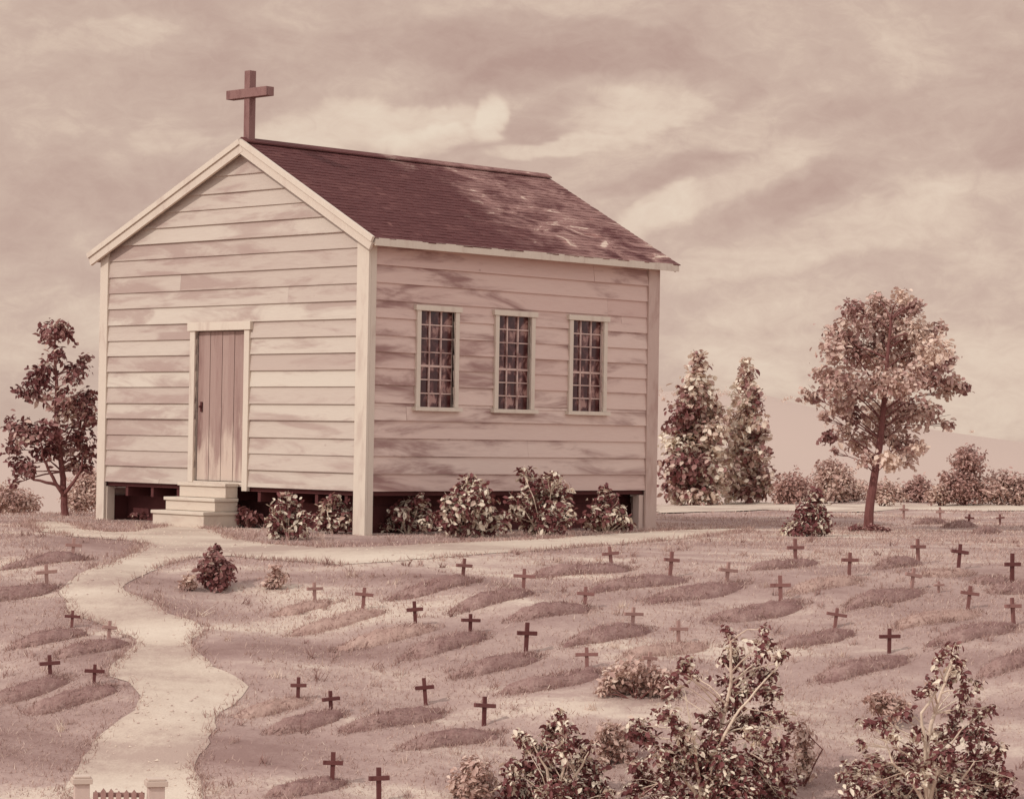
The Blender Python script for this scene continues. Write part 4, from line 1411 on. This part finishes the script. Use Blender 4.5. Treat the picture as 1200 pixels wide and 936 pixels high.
for k in range(npk):
    x = -L / 2 + L * (k + 0.5) / npk
    zz = zt * random.uniform(0.93, 1.03)
    mb.box((x - 0.022, -0.012, 0.03), (x + 0.022, 0.012, zz - 0.03), random.gauss(0.5, 0.2))
    mb.add([(x - 0.022, -0.012, zz - 0.03), (x + 0.022, -0.012, zz - 0.03), (x + 0.022, 0.012, zz - 0.03), (x - 0.022, 0.012, zz - 0.03), (x, -0.012, zz), (x, 0.012, zz)],
           [(0, 1, 4), (2, 3, 5), (1, 2, 5, 4), (3, 0, 4, 5)], 0.5)
mb.build('pickets', M['cross_pale'], g)
for zr in (zt * 0.3, zt * 0.8):
    mb = MB()
    mb.box((-L / 2 + 0.01, 0.013, zr - 0.02), (L / 2 - 0.01, 0.032, zr + 0.02), 0.4)
    mb.build('rail', M['cross_pale'], g)


# ------------------------------------------------------------------ grass
def build_grass():
    rng = np.random.default_rng(77)
    N = 150000
    # spread over the lawn in view, thinning with distance
    y = rng.uniform(22.0, 58.0, N * 2)
    keep = rng.uniform(0, 1, len(y)) < np.clip((30.0 / y) ** 2, 0, 1)
    y = y[keep]
    x = rng.uniform(-1, 1, len(y)) * y * 0.215
    ok = ~inside(path_poly, x, y) & ~inside(track_poly, x, y)
    # not under the church
    dx, dyy = x - CX, y - CY
    lx = dx * ca.x + dyy * ca.y
    ly = dx * cb.x + dyy * cb.y
    ok &= ~((lx > -0.1) & (lx < LEN + 0.1) & (ly > -0.1) & (ly < WID + 0.1))
    # patchy: tufts where the turf is thicker
    pat = np.sin(1.7 * x + 0.6 * y) + np.sin(-0.9 * x + 2.1 * y + 1) + 0.8 * np.sin(4.3 * x + 3.1 * y + 2) + rng.normal(0, 0.9, len(x))
    ok &= pat > -0.9
    x, y = x[ok], y[ok]
    hgt = np.clip(rng.normal(0.034, 0.012, len(x)), 0.012, 0.08)
    tone = rng.normal(0.52, 0.2, len(x))
    # longer, darker blades along the edges of the path
    E_ = np.array(path_poly)
    rep = 60
    ex = np.repeat(E_[:, 0], rep) + rng.normal(0, 0.06, len(E_) * rep)
    ey = np.repeat(E_[:, 1], rep) + rng.normal(0, 0.06, len(E_) * rep)
    clump = 0.35 + np.repeat(np.clip(np.sin(np.arange(len(E_)) * 0.55) + np.sin(np.arange(len(E_)) * 0.23 + 1) + rng.normal(0, 0.5, len(E_)), -1, 2), rep)
    kk = (rng.uniform(-1, 1.6, len(ex)) < clump)
    ex, ey = ex[kk], ey[kk]
    x = np.concatenate([x, ex])
    y = np.concatenate([y, ey])
    hgt = np.concatenate([hgt, np.clip(rng.normal(0.05, 0.018, len(ex)), 0.02, 0.11)])
    tone = np.concatenate([tone, rng.normal(0.42, 0.22, len(ex))])
    # scattered taller weed tufts
    nt = 420
    ty = rng.uniform(22.5, 36, nt)
    tx = rng.uniform(-1, 1, nt) * ty * 0.21
    okt = ~inside(path_poly, tx, ty) & ~((((tx - CX) * ca.x + (ty - CY) * ca.y) > -0.2) & (((tx - CX) * cb.x + (ty - CY) * cb.y) > -0.2))
    tx, ty = tx[okt], ty[okt]
    kt = 16
    tn_ = np.repeat(rng.normal(0.42, 0.26, len(tx)), kt)
    hs_ = np.repeat(rng.uniform(0.5, 1.5, len(tx)), kt)
    x = np.concatenate([x, np.repeat(tx, kt) + rng.normal(0, 0.03, len(tx) * kt)])
    y = np.concatenate([y, np.repeat(ty, kt) + rng.normal(0, 0.03, len(ty) * kt)])
    hgt = np.concatenate([hgt, np.clip(rng.normal(0.075, 0.02, len(tn_)) * hs_, 0.02, 0.14)])
    tone = np.concatenate([tone, tn_ + rng.normal(0, 0.1, len(tn_))])
    # thin grass on the mounds and a ragged fringe round their feet
    mx, my, mz, mh, mt = [], [], [], [], []
    for (cx_, cy_, L_, w_, h_, an_, pale) in MOUND_SHAPES:
        k = int(420 * L_)
        r = np.concatenate([rng.uniform(0.82, 1.2, k), rng.uniform(0, 1, k // 2) ** 0.5])
        a = rng.uniform(0, 2 * math.pi, len(r))
        lx_, ly_ = np.cos(a) * r * L_ / 2, np.sin(a) * r * w_ / 2
        mx.append(cx_ + lx_ * math.cos(an_) - ly_ * math.sin(an_))
        my.append(cy_ + lx_ * math.sin(an_) + ly_ * math.cos(an_))
        mz.append(h_ * np.clip(1 - np.minimum(r, 1) ** 2.6, 0, 1) ** 0.8)
        mh.append(np.clip(rng.normal(0.036, 0.014, len(r)), 0.012, 0.09))
        mt.append(rng.normal(0.45 if pale else 0.27, 0.22, len(r)))
    mz = np.concatenate(mz)
    x = np.concatenate([x] + mx)
    y = np.concatenate([y] + my)
    hgt = np.concatenate([hgt] + mh)
    tone = np.concatenate([tone] + mt)
    n = len(x)
    z = terrain(x, y) - 0.006
    z[-len(mz):] += mz
    ang = rng.uniform(0, 2 * math.pi, n)
    wv = rng.uniform(0.004, 0.008, n) * (y / 28)
    lean = rng.normal(0, 0.55, (n, 2)) * hgt[:, None]
    v = np.empty((n, 3, 3))
    v[:, 0] = np.stack([x - np.cos(ang) * wv, y - np.sin(ang) * wv, z], 1)
    v[:, 1] = np.stack([x + np.cos(ang) * wv, y + np.sin(ang) * wv, z], 1)
    v[:, 2] = np.stack([x + lean[:, 0], y + lean[:, 1], z + hgt], 1)
    me = bpy.data.meshes.new('grass')
    me.vertices.add(n * 3)
    me.vertices.foreach_set('co', v.astype(np.float32).ravel())
    me.loops.add(n * 3)
    me.loops.foreach_set('vertex_index', np.arange(n * 3, dtype=np.int32))
    me.polygons.add(n)
    me.polygons.foreach_set('loop_start', np.arange(0, n * 3, 3, dtype=np.int32))
    me.update(calc_edges=True)
    at = me.attributes.new('tone', 'FLOAT', 'FACE')
    at.data.foreach_set('value', np.clip(tone, 0, 1).astype(np.float32))
    o = link_mesh('grass', me, M['grass'])
    tag(o, 'short dry lawn grass between the graves', 'grass', kind='stuff')
    return o


build_grass()


def build_pebbles():
    rng = np.random.default_rng(5)
    P = np.array(path_poly)
    x = rng.uniform(P[:, 0].min(), P[:, 0].max(), 16000)
    y = rng.uniform(P[:, 1].min(), P[:, 1].max(), 16000)
    ok = inside(path_poly, x, y) & (np.sin(2.1 * x + 1.1 * y) + np.sin(1.3 * x - 2.7 * y) + rng.normal(0, 0.8, len(x)) > 0.3)
    x, y = x[ok][:2600], y[ok][:2600]
    mb = MB()
    z = terrain(x, y) + 0.006
    for a, b, c in zip(x, y, z):
        r = abs(rng.normal(0.007, 0.005)) + 0.004
        q = [(a + r * rng.uniform(0.7, 1.3) * math.cos(t), b + r * rng.uniform(0.7, 1.3) * math.sin(t), c) for t in np.arange(5) * 1.2566]
        top = (a + rng.normal(0, 0.2) * r, b + rng.normal(0, 0.2) * r, c + r * rng.uniform(0.5, 0.9))
        mb.add(q + [top], [(i, (i + 1) % 5, 5) for i in range(5)], float(np.clip(rng.normal(0.85, 0.15), 0, 1)))
    tag(mb.build('pebbles', M['grass']), 'small pebbles strewn over the pale sandy path', 'pebbles', kind='stuff')


build_pebbles()


def build_far_wood():
    # faint line of far-off trees on the crest of the pale hill
    rng = np.random.default_rng(8)
    P, S = [], []
    for px in np.concatenate([rng.uniform(770, 960, 26), rng.uniform(960, 1210, 12), rng.uniform(640, 780, 6)]):
        az_ = (px - 600) / F
        Y = rng.uniform(1150, 1300)
        X = az_ * Y
        r = rng.uniform(0.8, 2.2)
        k = 26
        P.append(np.array([X, Y, tz(X, Y) + r * 0.8]) + rng.normal(0, 0.5, (k, 3)) * r * np.array([1.2, 1.0, 0.8]))
        S.append(rng.uniform(0.5, 1.0, k) * 1.1)
    P, S = np.concatenate(P), np.concatenate(S)
    o = leaves('far_wood', P, S, rng.normal(0.8, 0.2, len(P)), M['leaf_pale'], None, 9, None)
    tag(o, 'faint far-off trees along the crest of the pale hill', 'wood', kind='stuff')


build_far_wood()
